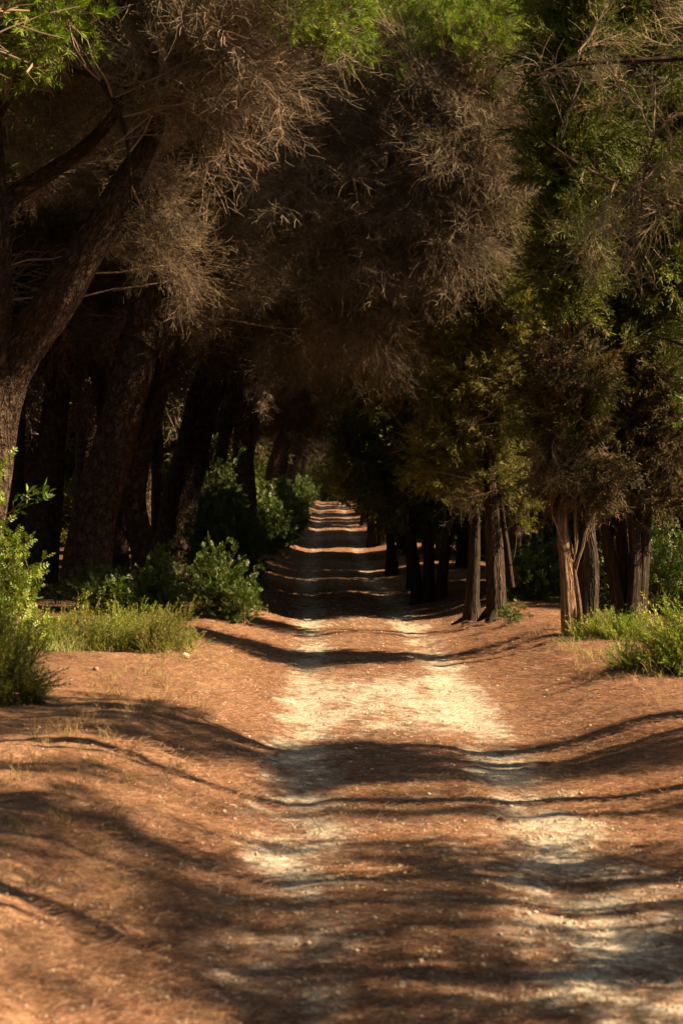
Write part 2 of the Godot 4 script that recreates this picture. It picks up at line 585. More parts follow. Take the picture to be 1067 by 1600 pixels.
func bark(sd: int, base: Color, deep: Color, stretch: float, around: float) -> StandardMaterial3D:
	var w := 256
	var h := 512
	var n := FastNoiseLite.new()
	n.seed = sd
	n.noise_type = FastNoiseLite.TYPE_CELLULAR
	n.cellular_return_type = FastNoiseLite.RETURN_DISTANCE2_SUB
	n.frequency = 1.0
	var n2 := FastNoiseLite.new()
	n2.seed = sd + 5
	n2.frequency = 1.0
	n2.fractal_octaves = 3
	var img := Image.create(w, h, false, Image.FORMAT_RGB8)
	var hi := Image.create(w, h, false, Image.FORMAT_R8)
	for y in h:
		var v := float(y) / h
		for x in w:
			var a := TAU * x / w
			var cx := cos(a) * around
			var cz := sin(a) * around
			var f := 0.0
			var g := 0.0
			for k in 2:   # cross-faded so that it repeats along the trunk
				var vv := (v + k) * stretch
				var wgt := v if k == 0 else 1.0 - v
				var wx := n2.get_noise_3d(cx * 1.5, vv * 1.5, cz * 1.5) * 0.5
				f += wgt * clampf(n.get_noise_3d(cx + wx, vv + wx * 0.7, cz - wx) + 1.0, 0.0, 1.0)
				g += wgt * n2.get_noise_3d(cx * 2.5, vv * 3.0, cz * 2.5 + 40.0)
			var hh := clampf(smoothstep(0.06, 0.42, f) * 0.8 + 0.2 + g * 0.3, 0.0, 1.0)
			var c := deep.lerp(base, hh) * (1.0 + g * 0.35)
			img.set_pixel(x, y, Color(c.r, c.g, c.b).clamp().linear_to_srgb())
			hi.set_pixel(x, y, Color(hh, hh, hh))
	var m := std(Color.WHITE, 0.95)
	m.albedo_texture = ImageTexture.create_from_image(img)
	m.heightmap_enabled = true
	m.heightmap_scale = 5.5
	m.heightmap_texture = ImageTexture.create_from_image(hi)
	return m

func litter_texture(sd: int, n_strokes: int, coarse: bool) -> Array:
	var rng := RandomNumberGenerator.new()
	rng.seed = sd
	var n := 1024
	var img := Image.create(n, n, false, Image.FORMAT_RGB8)
	var hi := Image.create(n, n, false, Image.FORMAT_R8)
	var f := FastNoiseLite.new()
	f.seed = sd
	f.frequency = 0.02
	f.fractal_octaves = 4
	var soft := f.get_seamless_image(n, n)
	for y in n:
		for x in n:
			var s := soft.get_pixel(x, y).r
			var k := 0.66 + 0.3 * s
			img.set_pixel(x, y, Color(k, k * 0.98, k * 0.96))
			hi.set_pixel(x, y, Color(s * 0.5, 0, 0))
	var pal := [Color(1.0, 0.95, 0.9), Color(0.86, 0.81, 0.76), Color(0.98, 0.88, 0.78), Color(0.5, 0.44, 0.4), Color(0.36, 0.3, 0.28)]
	for k in n_strokes:
		var a := rng.randf() * TAU
		var da := rng.randfn() * 0.006
		var l := rng.randi_range(14, 50)
		var x := rng.randf() * n
		var y := rng.randf() * n
		var c: Color = pal[rng.randi() % 5] * rng.randf_range(0.85, 1.0)
		var hh := rng.randf_range(0.5, 1.0)
		for j in l:
			x += cos(a)
			y += sin(a)
			a += da
			var ix := posmod(int(x), n)
			var iy := posmod(int(y), n)
			img.set_pixel(ix, iy, c)
			hi.set_pixel(ix, iy, Color(hh, 0, 0))
	return [ImageTexture.create_from_image(img), ImageTexture.create_from_image(hi)]

func materials() -> void:
	M.pine_bark = bark(3, Color(0.092, 0.062, 0.044), Color(0.014, 0.008, 0.005), 8.0, 1.2)
	M.cypress_bark = bark(11, Color(0.092, 0.066, 0.048), Color(0.018, 0.011, 0.008), 2.6, 2.4)
	M.pale_bark = bark(17, Color(0.40, 0.27, 0.18), Color(0.10, 0.05, 0.03), 2.4, 1.6)
	M.twig = std(Color.WHITE, 0.9)
	M.twig.vertex_color_use_as_albedo = true
	M.foliage = std(Color.WHITE, 0.6)
	M.foliage.vertex_color_use_as_albedo = true
	M.foliage.backlight_enabled = true
	M.foliage.backlight = Color(0.5, 0.55, 0.25)
	M.leaf = std(Color.WHITE, 0.42)
	M.leaf.vertex_color_use_as_albedo = true
	M.leaf.metallic_specular = 0.4
	M.leaf.backlight_enabled = true
	M.leaf.backlight = Color(0.6, 0.7, 0.25)
	var t := litter_texture(5, 13000, false)
	M.ground = std(Color.WHITE, 0.95)
	M.ground.vertex_color_use_as_albedo = true
	M.ground.albedo_texture = t[0]
	M.ground.heightmap_enabled = true
	M.ground.heightmap_scale = 1.2
	M.ground.heightmap_texture = t[1]
	M.loose = std(Color.WHITE, 0.9)
	M.loose.vertex_color_use_as_albedo = true

# ---------------------------------------------------------------- ground sheets
func ground_color(x: float, d: float) -> Color:
	var u := x - xc(d)
	var needle := Color(0.35, 0.20, 0.128)
	var sand := Color(0.84, 0.815, 0.725)
	var n1 := nz.get_noise_2d(x * 2.2 + 50.0, d * 1.3)
	var n2 := nz.get_noise_2d(x * 9.0 + 90.0, d * 6.0)
	var n3 := nz.get_noise_2d(x * 0.7 - 20.0, d * 0.35 + 70.0)
	var n4 := nz.get_noise_2d(x * 16.0 + 5.0, d * 9.0 - 40.0)
	var rut := exp(-pow((absf(u - 0.03) - 0.66) / lerpf(0.30, 0.24, smoothstep(9.0, 16.0, d)), 2.0))
	var wide := smoothstep(14.2, 16.0, d) * (1.0 - smoothstep(18.0, 20.0, d)) * (1.0 - smoothstep(0.4, 1.15, absf(u - 0.05 + 0.5 * n1)))
	var near := (1.0 - smoothstep(8.0, 12.0, d)) * smoothstep(-0.1, 0.5, u) * (1.0 - smoothstep(1.1, 1.6, u)) * 0.3
	var mid := 0.20 * (1.0 - smoothstep(0.8, 1.2, absf(u - 0.1)))
	var s := maxf(rut * (0.86 + 0.5 * n3) * lerpf(0.62, 1.0, smoothstep(7.5, 11.5, d)), mid) + wide * 0.6 + near
	s = clampf(s + (n1 * 0.9 + n2 * 0.8 + n4 * 0.75) * clampf(0.15 + s * 0.85, 0.0, 0.7), 0.0, 1.0)
	s = smoothstep(0.12, 0.95, s) * 0.97
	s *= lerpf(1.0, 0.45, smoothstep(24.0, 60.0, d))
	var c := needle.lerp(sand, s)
	var dark := smoothstep(0.0, 0.4, nz.get_noise_2d(x * 3.0 - 33.0, d * 2.0 + 12.0)) * 0.45
	c = c.lerp(Color(0.20, 0.11, 0.065), dark * (1.0 - s))
	var pale := smoothstep(-0.9, -1.5, u) * (1.0 - smoothstep(-2.6, -3.4, u)) * (0.35 + 0.4 * n3)
	c = c.lerp(Color(0.54, 0.37, 0.25), clampf(pale, 0.0, 1.0))
	c = c.lerp(Color(0.40, 0.20, 0.115), smoothstep(0.1, 0.45, nz.get_noise_2d(x * 2.0 + 77.0, d * 1.2 - 9.0)) * 0.5 * (1.0 - s))
	var wild := smoothstep(-2.2, -3.5, u) + smoothstep(2.0, 3.4, u)
	c = c.lerp(Color(0.17, 0.11, 0.065), clampf(wild, 0.0, 1.0) * 0.8)
	return c * (1.0 + 0.16 * n2 + 0.16 * n4)

func sheet(called: String, us: PackedFloat32Array, ds: PackedFloat32Array) -> void:
	var v := PackedVector3Array()
	var c := PackedColorArray()
	var uv := PackedVector2Array()
	var ix := PackedInt32Array()
	var nu := us.size()
	for d in ds:
		var off := xc(d)
		for u in us:
			var x := u + off
			v.append(Vector3(x, gy(x, d), -d))
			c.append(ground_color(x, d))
			uv.append(Vector2(x, d) / 1.35)
	for j in ds.size() - 1:
		for k in nu - 1:
			var a := j * nu + k
			ix.append_array([a, a + nu, a + 1, a + 1, a + nu, a + nu + 1])
	var arr := []
	arr.resize(Mesh.ARRAY_MAX)
	arr[Mesh.ARRAY_VERTEX] = v
	arr[Mesh.ARRAY_COLOR] = c
	arr[Mesh.ARRAY_TEX_UV] = uv
	arr[Mesh.ARRAY_INDEX] = ix
	var st := SurfaceTool.new()
	st.create_from_arrays(arr)
	st.generate_normals()
	var o := part(called, st.commit(), M.ground, self, "structure")
	used[called] = 0

func span(a: float, b: float, step: float) -> PackedFloat32Array:
	var out := PackedFloat32Array()
	var n := int(round((b - a) / step))
	for k in n + 1: out.append(a + (b - a) * k / n)
	return out

# ---------------------------------------------------------------- generic trees, base at the origin, leaning to +x
func make_pine(at: Vector3, label: String, group: String, sd: int, h: float, r: float, lean: float, rich := 1.0, big := 1.0) -> Node3D:
	var rng := RandomNumberGenerator.new()
	rng.seed = sd * 77
	var o := thing("pine_tree", label, "tree", at, group)
	var t1 := at + Vector3(lean * 0.12, h * 0.33, rng.randfn() * 0.15)
	var t2 := at + Vector3(lean * 0.45, h * 0.6, rng.randfn() * 0.25)
	var t3 := at + Vector3(lean * 0.85, h * 0.85, rng.randfn() * 0.3)
	var wood := [["trunk", [at - Vector3(0, 0.15, 0), at + Vector3(0, 0.25, 0), t1, t2, t3], [r * 1.45, r * 1.1, r * 0.9, r * 0.65, r * 0.3], 16, 0.13, 0, M.pine_bark]]
	for k in 4:
		var a := rng.randf_range(-0.9, 0.9) if k < 3 else rng.randf_range(2.0, 4.2)
		var from := t1.lerp(t2, 0.25 + 0.2 * k)
		var l := rng.randf_range(1.6, 2.6)
		wood.append(["limb", [from, from + Vector3(cos(a) * l * 0.5, l * 0.28, sin(a) * l * 0.5), from + Vector3(cos(a) * l, l * 0.45, sin(a) * l)], [r * 0.42, r * 0.28, r * 0.12], 8, 0.1, 0, M.pine_bark])
	var blobs := [
		[at + Vector3(lean * 0.75 + 0.6, h * 0.56, 0), Vector3(2.2, h * 0.2, 2.0), int(34 * rich), 14, "fardead", 1.15 * big],
		[at + Vector3(lean * 0.6, h * 0.9, 0), Vector3(2.6, h * 0.13, 2.5), int(30 * rich), 14, "farneedle", 1.2 * big],
	]
	tree(o, wood, blobs, sd)
	return o

func make_cypress(at: Vector3, label: String, group: String, sd: int, h: float, r: float, w: float, n: int, bottom := 1.6, stems := 1, big := 0.95) -> Node3D:
	var rng := RandomNumberGenerator.new()
	rng.seed = sd * 31
	var o := thing("cypress_tree", label, "tree", at, group)
	var wood := []
	for k in stems:
		var off := Vector3(rng.randfn(), 0, rng.randfn()) * 0.16 * float(stems > 1)
		wood.append(["trunk", [at + off - Vector3(0, 0.12, 0), at + off * 1.1 + Vector3(0, 0.3, 0), at + off * 1.5 + Vector3(rng.randfn() * 0.05, h * 0.35, rng.randfn() * 0.05), at + off + Vector3(0, h * 0.93, 0)], [r * 1.75, r, r * 0.75, r * 0.12], 14, 0.12, 5, M.cypress_bark])
	var blobs := []
	for k in 6:
		var t := (k + 0.5) / 6.0
		var y := lerpf(bottom, h, t)
		var rr := w * (0.65 + 0.45 * sin(PI * minf(1.0, t * 0.9 + 0.15))) * (1.0 if k < 5 else 0.6)
		blobs.append([at + Vector3(rng.randfn() * 0.1, y, rng.randfn() * 0.1), Vector3(rr, (h - bottom) / 8.0, rr), n, 12, "farcypress" if big > 1.5 or -at.z > 34.0 else "cypress", big * (1.0 if k < 5 else 0.8)])
	tree(o, wood, blobs, sd, 0.15)
	return o

func pts(list: Array) -> Array:   # [[px, py, d], ...] of the photograph -> points in the world
	var out := []
	for p in list: out.append(wp(p[0], p[1], p[2]))
	return out

func _ready() -> void:
	# ---------------- camera, sky, sun, exposure
	var cam := Camera3D.new()
	cam.name = "camera"
	cam.position = Vector3(0, EYE, 0)
	cam.rotation = Vector3(-atan((800.0 - VPY) / F), -atan((533.5 - VPX) / F), 0)
	cam.near = 0.1
	cam.far = 2000.0
	var at := CameraAttributesPhysical.new()
	at.frustum_focal_length = 12.0 * F / 800.0
	at.frustum_near = 0.1
	at.frustum_far = 2000.0
	at.frustum_focus_distance = 23.0
	at.exposure_aperture = 2.8
	cam.attributes = at
	add_child(cam)
	cam.current = true
	var env := Environment.new()
	env.background_mode = Environment.BG_SKY
	env.tonemap_mode = Environment.TONE_MAPPER_LINEAR
	env.tonemap_exposure = 3.8
	env.sdfgi_enabled = true
	env.ssao_enabled = true
	env.ssil_enabled = true
	var sky := Sky.new()
	var sm := ProceduralSkyMaterial.new()
	sm.sky_top_color = Color(0.32, 0.345, 0.37)
	sm.sky_horizon_color = Color(0.47, 0.455, 0.42)
	sm.ground_bottom_color = Color(0.2, 0.17, 0.13)
	sm.ground_horizon_color = Color(0.5, 0.47, 0.42)
	sm.sky_curve = 0.15
	sky.sky_material = sm
	env.sky = sky
	var we := WorldEnvironment.new()
	we.name = "environment"
	we.environment = env
	add_child(we)
	var sun := DirectionalLight3D.new()
	sun.name = "sun"
	sun.light_energy = 1.6
	sun.light_color = Color(1.0, 0.87, 0.69)
	sun.light_angular_distance = 0.5
	sun.shadow_enabled = true
	var el := deg_to_rad(38.0)
	var az := deg_to_rad(3.0)
	add_child(sun)
	sun.look_at_from_position(Vector3.ZERO, Vector3(-cos(el) * cos(az), -sin(el), -cos(el) * sin(az)))

	# ---------------- shared noise, materials, sprays
	nz.seed = 4
	nz.frequency = 1.0
	nz.fractal_octaves = 3
	nz2.seed = 9
	nz2.frequency = 0.04
	bark_noise.seed = 21
	bark_noise.noise_type = FastNoiseLite.TYPE_CELLULAR
	bark_noise.cellular_return_type = FastNoiseLite.RETURN_DISTANCE2_SUB
	bark_noise.frequency = 0.55
	materials()
	P.dead = [dead_spray(1), dead_spray(2), dead_spray(3), dead_spray(51), dead_spray(52)]
	P.bare = [bare_spray(31), bare_spray(32), bare_spray(33)]
	P.needle = [needle_spray(4), needle_spray(5)]
	P.cypress = [cypress_spray(6), cypress_spray(7), cypress_spray(8)]
	P.golden = [cypress_spray(36, Color(0.115, 0.125, 0.026), Color(0.22, 0.21, 0.055)), cypress_spray(37, Color(0.13, 0.13, 0.03), Color(0.24, 0.22, 0.06))]
	P.brown = [cypress_spray(26, Color(0.085, 0.06, 0.036), Color(0.125, 0.085, 0.052)), cypress_spray(27, Color(0.075, 0.062, 0.03), Color(0.11, 0.085, 0.045))]
	P.leaf = [leaf_spray(9), leaf_spray(10)]
	for kind in ["dead", "needle", "cypress"]:
		P["far" + kind] = [far_spray(90, kind), far_spray(91, kind)]
	for kind in ["dead", "bare", "needle", "cypress", "brown", "golden", "leaf", "fardead", "farneedle", "farcypress"]:
		B[kind] = []
		for n in [13, 6]:
			for k in 3: B[kind].append(bough(kind, n, 700 + k + n * 5))
	P.bush = [leaf_spray(19, 0.042, 0.0105, Color(0.068, 0.115, 0.024)), leaf_spray(20, 0.038, 0.010, Color(0.056, 0.10, 0.022))]
	P.heath = [heath_spray(11, Color(0.25, 0.27, 0.05)), heath_spray(12, Color(0.19, 0.22, 0.042))]
	P.feather = [heath_spray(13, Color(0.32, 0.38, 0.055)), heath_spray(14, Color(0.25, 0.33, 0.048))]

	# ---------------- the ground: track, verges, forest floor
	var ds := PackedFloat32Array()
	var d := -12.0
	while d < 620.0:
		ds.append(d)
		if d < 4.5: d += 0.75
		elif d < 24.0: d += 0.06
		elif d < 60.0: d += 0.12
		elif d < 160.0: d += 0.8
		else: d += 12.0
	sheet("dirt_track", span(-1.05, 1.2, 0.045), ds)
	sheet("verge", span(-3.0, -1.05, 0.065), ds)
	sheet("verge_001", span(1.2, 3.6, 0.065), ds)
	var outer := PackedFloat32Array([-320.0, -120.0, -60.0, -30.0, -18.0, -12.0, -9.0, -7.0, -5.5, -4.5, -3.6, -3.0])
	sheet("forest_floor", outer, ds)
	var outer2 := PackedFloat32Array()
	for k in outer.size(): outer2.append(-outer[outer.size() - 1 - k])
	outer2[0] = 3.6
	outer2[1] = 4.0
	sheet("forest_floor_001", outer2, ds)

	left_pines()
	right_trees()
	far_trees()
	shade_trees()
	shrubs()
	litter()

# ---------------- the pines leaning over from the left
func left_pines() -> void:
	var W: Material = M.pine_bark
	# nearest, forked
	var D := 18.5
	var base := Vector3(wp(-75, 0, D).x, 0, -D)
	base.y = gy(base.x, D)
	var o := thing("pine_tree", "forked pine at the left edge, nearest of all, rising behind the bright green bush", "tree", base, "pines leaning over the left side of the track")
	tree(o, [
		["trunk", [base - Vector3(0, 0.2, 0)] + pts([[-66, 980, D], [-32, 790, D], [-8, 655, D], [24, 565, D], [88, 475, D - 0.2], [140, 390, D - 0.3], [190, 300, D - 0.3], [232, 225, D - 0.2], [265, 160, D]]), [0.42, 0.33, 0.27, 0.235, 0.225, 0.2, 0.175, 0.15, 0.1, 0.05], 28, 0.15, 0, W],
		["limb", pts([[8, 610, D], [4, 520, D - 0.1], [3, 420, D - 0.2], [-1, 330, D - 0.2], [-7, 240, D - 0.1], [-10, 100, D], [20, -60, D]]), [0.19, 0.125, 0.105, 0.1, 0.095, 0.08, 0.05], 20, 0.14, 0, W],
		["limb", pts([[0, 335, D - 0.1], [28, 302, D], [78, 272, D], [130, 235, D], [180, 180, D - 0.1], [240, 70, D]]), [0.1, 0.095, 0.085, 0.07, 0.05, 0.03], 14, 0.13, 0, W],
		["limb", pts([[-12, 200, D], [40, 122, D - 0.4], [110, 112, D - 0.7], [160, 130, D - 0.8], [190, 185, D - 0.8], [203, 240, D - 0.8], [206, 330, D - 0.7]]), [0.06, 0.036, 0.03, 0.026, 0.022, 0.018, 0.008], 9, 0.06, 0, W],
	], [
		[wp(60, 70, D + 0.2), Vector3(0.7, 0.45, 0.8), 16, 16, "dead", 0.9],
		[wp(330, 90, D - 0.2), Vector3(0.75, 0.5, 0.7), 34, 16, "dead", 0.95],
		[wp(190, -30, D), Vector3(1.6, 0.5, 1.2), 24, 16, "dead", 1.0],
		[wp(220, 330, D), Vector3(0.45, 0.6, 0.4), 8, 7, "dead", 0.6],
		[wp(60, 200, D + 0.5), Vector3(0.7, 0.5, 0.7), 8, 8, "dead", 0.8],
		[wp(265, 400, D + 0.1), Vector3(0.3, 0.35, 0.3), 7, 8, "dead", 0.65],
		[wp(12, 15, D - 1.7), Vector3(0.42, 0.25, 0.4), 12, 10, "needle", 0.9],
		[wp(500, 0, D - 0.9), Vector3(1.0, 0.25, 0.5), 10, 8, "needle", 0.75],
		[wp(150, -150, D), Vector3(2.6, 0.5, 1.8), 30, 14, "farneedle", 1.2],
	], 101, 0.55)
	# big, straightest over the track
	D = 27.0
	base = Vector3(wp(133, 0, D).x, 0, -D)
	base.y = gy(base.x, D)
	o = thing("pine_tree", "massive dark pine with flared base and a heavy limb arching right over the track", "tree", base, "pines leaning over the left side of the track")
	tree(o, [
		["trunk", [base - Vector3(0, 0.25, 0)] + pts([[134, 925, D], [148, 810, D], [180, 690, D], [212, 570, D], [232, 470, D], [232, 370, D], [262, 270, D - 0.2], [340, 225, D - 0.6], [440, 195, D - 1.1], [560, 165, D - 2.0], [670, 120, D - 2.5]]), [0.52, 0.39, 0.315, 0.3, 0.285, 0.26, 0.21, 0.19, 0.17, 0.13, 0.1, 0.05], 30, 0.15, 0, W],
		["limb", pts([[218, 540, D], [275, 440, D + 0.2], [350, 345, D + 0.3], [450, 300, D - 0.4], [570, 285, D - 1.8], [680, 260, D - 2.6]]), [0.32, 0.25, 0.2, 0.16, 0.11, 0.05], 20, 0.14, 0, W],
		["limb", pts([[232, 380, D], [180, 300, D + 0.3], [160, 200, D + 0.6], [120, 60, D + 0.8]]), [0.24, 0.2, 0.16, 0.08], 14, 0.13, 0, W],
		["limb", pts([[340, 350, D + 0.3], [420, 220, D], [520, 90, D], [640, 20, D - 0.3]]), [0.14, 0.11, 0.08, 0.04], 12, 0.13, 0, W],
	], [
		[wp(450, 120, D - 1.2), Vector3(1.4, 0.85, 1.0), 46, 17, "dead", 1.1],
		[wp(620, 200, D - 2.6), Vector3(1.3, 0.7, 0.8), 60, 18, "dead", 1.0],
		[wp(735, 235, D - 2.9), Vector3(0.68, 0.55, 0.6), 46, 18, "dead", 0.9],
		[wp(560, 330, D - 2.2), Vector3(1.2, 0.75, 0.9), 46, 16, "dead", 1.05],
		[wp(665, 360, D - 2.6), Vector3(0.75, 0.5, 0.7), 32, 16, "dead", 0.9],
		[wp(580, 460, D - 2.2), Vector3(0.7, 0.5, 0.7), 24, 15, "dead", 0.9],
		[wp(600, 480, D), Vector3(0.9, 0.6, 0.7), 34, 12, "dead", 0.9],
		[wp(460, 500, D + 0.2), Vector3(0.8, 0.6, 0.7), 24, 12, "dead", 0.9],
		[wp(380, 280, D), Vector3(1.0, 0.9, 0.9), 20, 11, "dead", 0.9],
		[wp(200, 200, D + 0.6), Vector3(1.5, 1.1, 1.2), 22, 12, "dead", 1.0],
		[wp(310, 480, D), Vector3(0.5, 0.5, 0.5), 8, 9, "dead", 0.7],
		[wp(640, 35, D - 2.6), Vector3(1.3, 0.45, 0.6), 30, 8, "needle", 0.8],
		[wp(780, 60, D - 2.9), Vector3(0.4, 0.55, 0.4), 13, 8, "needle", 0.7],
		[wp(680, 70, D - 3.4), Vector3(0.75, 0.3, 0.4), 15, 8, "needle", 0.7],
		[wp(400, -90, D), Vector3(3.0, 0.6, 2.2), 46, 14, "farneedle", 1.35],
	], 102, 0.5)
	# the trunks behind it
	var specs := [
		["pine trunk behind the forked pine, sunlit along its right side", [[62, 935, 31], [70, 850, 31], [80, 720, 31], [92, 600, 31], [98, 510, 31], [120, 400, 31.3], [170, 250, 32]], [0.33, 0.26, 0.24, 0.23, 0.22, 0.17, 0.07], 31.0, [120, 300]],
		["short stout pine trunk with sunlit ridged bark just right of the massive pine's base", [[178, 930, 32.5], [182, 860, 32.5], [186, 760, 32.5], [178, 680, 32.5], [160, 590, 32.5], [165, 470, 32.5], [210, 300, 32.5]], [0.3, 0.24, 0.19, 0.18, 0.18, 0.15, 0.07], 32.5, [210, 330]],
		["crooked pine trunk bent like a knee, its right side catching the sun", [[230, 912, 30], [226, 870, 30], [212, 790, 30], [218, 720, 30], [240, 640, 30.2], [266, 560, 30.5], [275, 450, 31], [330, 320, 31]], [0.29, 0.22, 0.18, 0.17, 0.17, 0.15, 0.12, 0.06], 30.0, [360, 330]],
		["thick shadowed pine leaning right, its long limb reaching low over the track", [[262, 905, 35.5], [272, 840, 35.5], [296, 720, 35.5], [325, 610, 35.5], [372, 490, 35.3], [440, 410, 35], [540, 365, 34.5], [640, 350, 34]], [0.45, 0.37, 0.34, 0.32, 0.26, 0.2, 0.13, 0.06], 35.5, [540, 420]],
		["slender pine leaning right with a reddish sunlit edge, beside the leafy roadside shrub", [[308, 870, 40], [322, 800, 40], [345, 690, 40], [378, 575, 40], [405, 500, 40], [470, 430, 39.5], [580, 420, 39]], [0.28, 0.23, 0.2, 0.19, 0.17, 0.12, 0.05], 40.0, [560, 500]],
		["upright pine trunk standing in the leafy shrubs at the track edge", [[386, 862, 46], [383, 780, 46], [380, 690, 46], [386, 600, 46], [410, 520, 46], [480, 470, 46]], [0.33, 0.27, 0.25, 0.22, 0.18, 0.08], 46.0, [530, 560]],
	]
	var k := 0
	for s in specs:
		var dd: float = s[3]
		var first: Vector3 = wp(s[1][0][0], 0, s[1][0][2])
		base = Vector3(first.x, gy(first.x, dd), -dd)
		o = thing("pine_tree", s[0], "tree", base, "pines leaning over the left side of the track")
		var path := pts(s[1])
		path[0] = base - Vector3(0, 0.2, 0)
		var top: Vector3 = path[-1]
		var c := wp(s[4][0], s[4][1], dd)
		tree(o, [
			["trunk", path, s[2], 22, 0.15, 0, W],
			["limb", [path[3], path[3].lerp(c, 0.35) + Vector3(0, 0.35, 0.3), path[3].lerp(c, 0.7) + Vector3(0, 0.4, 0.2), c + Vector3(0.3, 0.3, 0)], [s[2][3] * 0.45, s[2][3] * 0.34, s[2][3] * 0.22, 0.03], 9, 0.1, 0, W],
			["limb", [path[4], path[4].lerp(c, 0.5) + Vector3(-0.2, 0.8, -0.5), c + Vector3(-0.2, 1.2, -1.0)], [s[2][4] * 0.5, s[2][4] * 0.3, 0.03], 9, 0.1, 0, W],
		], [
			[c, Vector3(1.7, 0.95, 1.5), 40, 15, "dead", 1.15],
			[c + Vector3(0.9, -0.35, 0), Vector3(1.0, 0.7, 1.2), 26, 15, "dead", 1.05],
			[top + Vector3(0, 1.4, 0), Vector3(2.6, 1.1, 2.2), 26, 14, "farneedle", 1.3],
			[wp(440, 650, 47.0) if k == 5 else c + Vector3(-0.8, -0.5, 0), Vector3(0.9, 0.75, 0.8), 30 if k == 5 else 12, 12, "dead", 1.0],
			[Vector3(base.x, base.y + 4.4, base.z), Vector3(1.7, 1.4, 1.4), 14, 12, "fardead", 1.0],
		], 110 + k, 0.5)
		k += 1

# ---------------- the cypresses along the right
func right_trees() -> void:
	var W: Material = M.cypress_bark
	var row := "cypresses along the right side of the track"
	var D := 21.0
	var base := Vector3(wp(905, 0, D).x, 0, -D)
	base.y = gy(base.x, D)
	var o := thing("cypress_tree", "twin stemmed cypress at the track edge with pale peeling bark on its left stem", "tree", base, row)
	tree(o, [
		["trunk", [wp(892, 1006, D), wp(889, 960, D), wp(884, 880, D), wp(878, 820, D), wp(880, 700, D), wp(884, 480, D), wp(880, 200, D)], [0.1, 0.088, 0.07, 0.066, 0.06, 0.05, 0.02], 16, 0.16, 5, M.pale_bark],
		["trunk", [wp(921, 1002, D + 0.15), wp(920, 950, D + 0.15), wp(920, 880, D + 0.15), wp(914, 820, D + 0.15), wp(905, 640, D + 0.1), wp(900, 300, D), wp(895, 0, D)], [0.14, 0.115, 0.11, 0.1, 0.085, 0.06, 0.03], 16, 0.14, 5, W],
		["dead_stub", [wp(905, 1004, D - 0.05), wp(905, 950, D - 0.05), wp(898, 900, D), wp(896, 880, D)], [0.045, 0.03, 0.025, 0.008], 10, 0.14, 3, M.pale_bark],
	], [
		[wp(895, 730, D), Vector3(0.42, 0.45, 0.35), 30, 12, "brown", 0.62],
		[wp(885, 590, D), Vector3(0.34, 0.5, 0.35), 34, 13, "brown", 0.65],
		[wp(885, 640, D + 0.2), Vector3(0.3, 0.7, 0.3), 24, 11, "cypress", 0.65],
		[wp(892, 400, D), Vector3(0.3, 0.65, 0.35), 44, 13, "cypress", 0.7],
		[wp(890, 220, D), Vector3(0.3, 0.7, 0.35), 46, 13, "cypress", 0.75],
		[wp(892, 40, D), Vector3(0.3, 0.7, 0.35), 46, 13, "cypress", 0.75],
		[wp(880, 745, D - 0.1), Vector3(0.6, 0.25, 0.4), 9, 7, "bare", 0.5],
	], 201, 0.35)
	D = 21.8
	base = Vector3(wp(970, 0, D).x, 0, -D)
	base.y = gy(base.x, D)
	o = thing("cypress_tree", "cypress of four upright stems fanning from one foot, behind the feathery right-hand bush", "tree", base, row)
	tree(o, [
		["trunk", [wp(966, 988, D), wp(966, 940, D), wp(957, 890, D), wp(944, 820, D), wp(930, 700, D), wp(925, 450, D), wp(930, 150, D)], [0.13, 0.085, 0.072, 0.065, 0.055, 0.045, 0.02], 16, 0.15, 5, W],
		["trunk", [wp(973, 988, D + 0.1), wp(974, 930, D + 0.1), wp(972, 850, D + 0.1), wp(962, 720, D + 0.1), wp(962, 450, D), wp(965, 60, D)], [0.12, 0.085, 0.075, 0.065, 0.05, 0.02], 16, 0.15, 5, W],
		["trunk", [wp(988, 986, D - 0.1), wp(990, 930, D - 0.1), wp(992, 860, D - 0.1), wp(985, 740, D - 0.1), wp(990, 520, D), wp(1000, 120, D)], [0.12, 0.075, 0.07, 0.06, 0.045, 0.02], 14, 0.15, 4, W],
		["trunk", [wp(990, 988, D + 0.1), wp(999, 930, D), wp(1005, 840, D), wp(1010, 740, D), wp(1022, 540, D), wp(1030, 240, D)], [0.13, 0.09, 0.075, 0.065, 0.05, 0.02], 14, 0.15, 5, W],
	], [
		[wp(985, 745, D), Vector3(0.6, 0.4, 0.25), 30, 12, "brown", 0.62],
		[wp(960, 620, D), Vector3(0.6, 0.5, 0.3), 40, 13, "brown", 0.7],
		[wp(1030, 690, D - 0.2), Vector3(0.4, 0.6, 0.25), 26, 12, "brown", 0.65],
		[wp(960, 570, D), Vector3(0.62, 0.6, 0.25), 44, 12, "cypress", 0.72],
		[wp(965, 420, D), Vector3(0.6, 0.7, 0.3), 64, 13, "cypress", 0.8],
		[wp(970, 230, D), Vector3(0.65, 0.8, 0.35), 70, 13, "cypress", 0.85],
		[wp(980, 30, D), Vector3(0.65, 0.8, 0.4), 70, 13, "cypress", 0.85],
		[wp(1050, 330, D), Vector3(0.4, 1.2, 0.35), 50, 12, "cypress", 0.85],
		[wp(940, 740, D - 0.3), Vector3(0.22, 0.15, 0.2), 8, 8, "brown", 0.5],
		[wp(970, 770, D - 0.2), Vector3(0.5, 0.3, 0.3), 9, 7, "bare", 0.5],
	], 202, 0.3)
	D = 24.8
	base = Vector3(wp(775, 0, D).x, 0, -D)
	base.y = gy(base.x, D)
	o = thing("cypress_tree", "sunlit open crowned cypress with ragged yellow green foliage and a bare upper trunk showing", "tree", base, row)
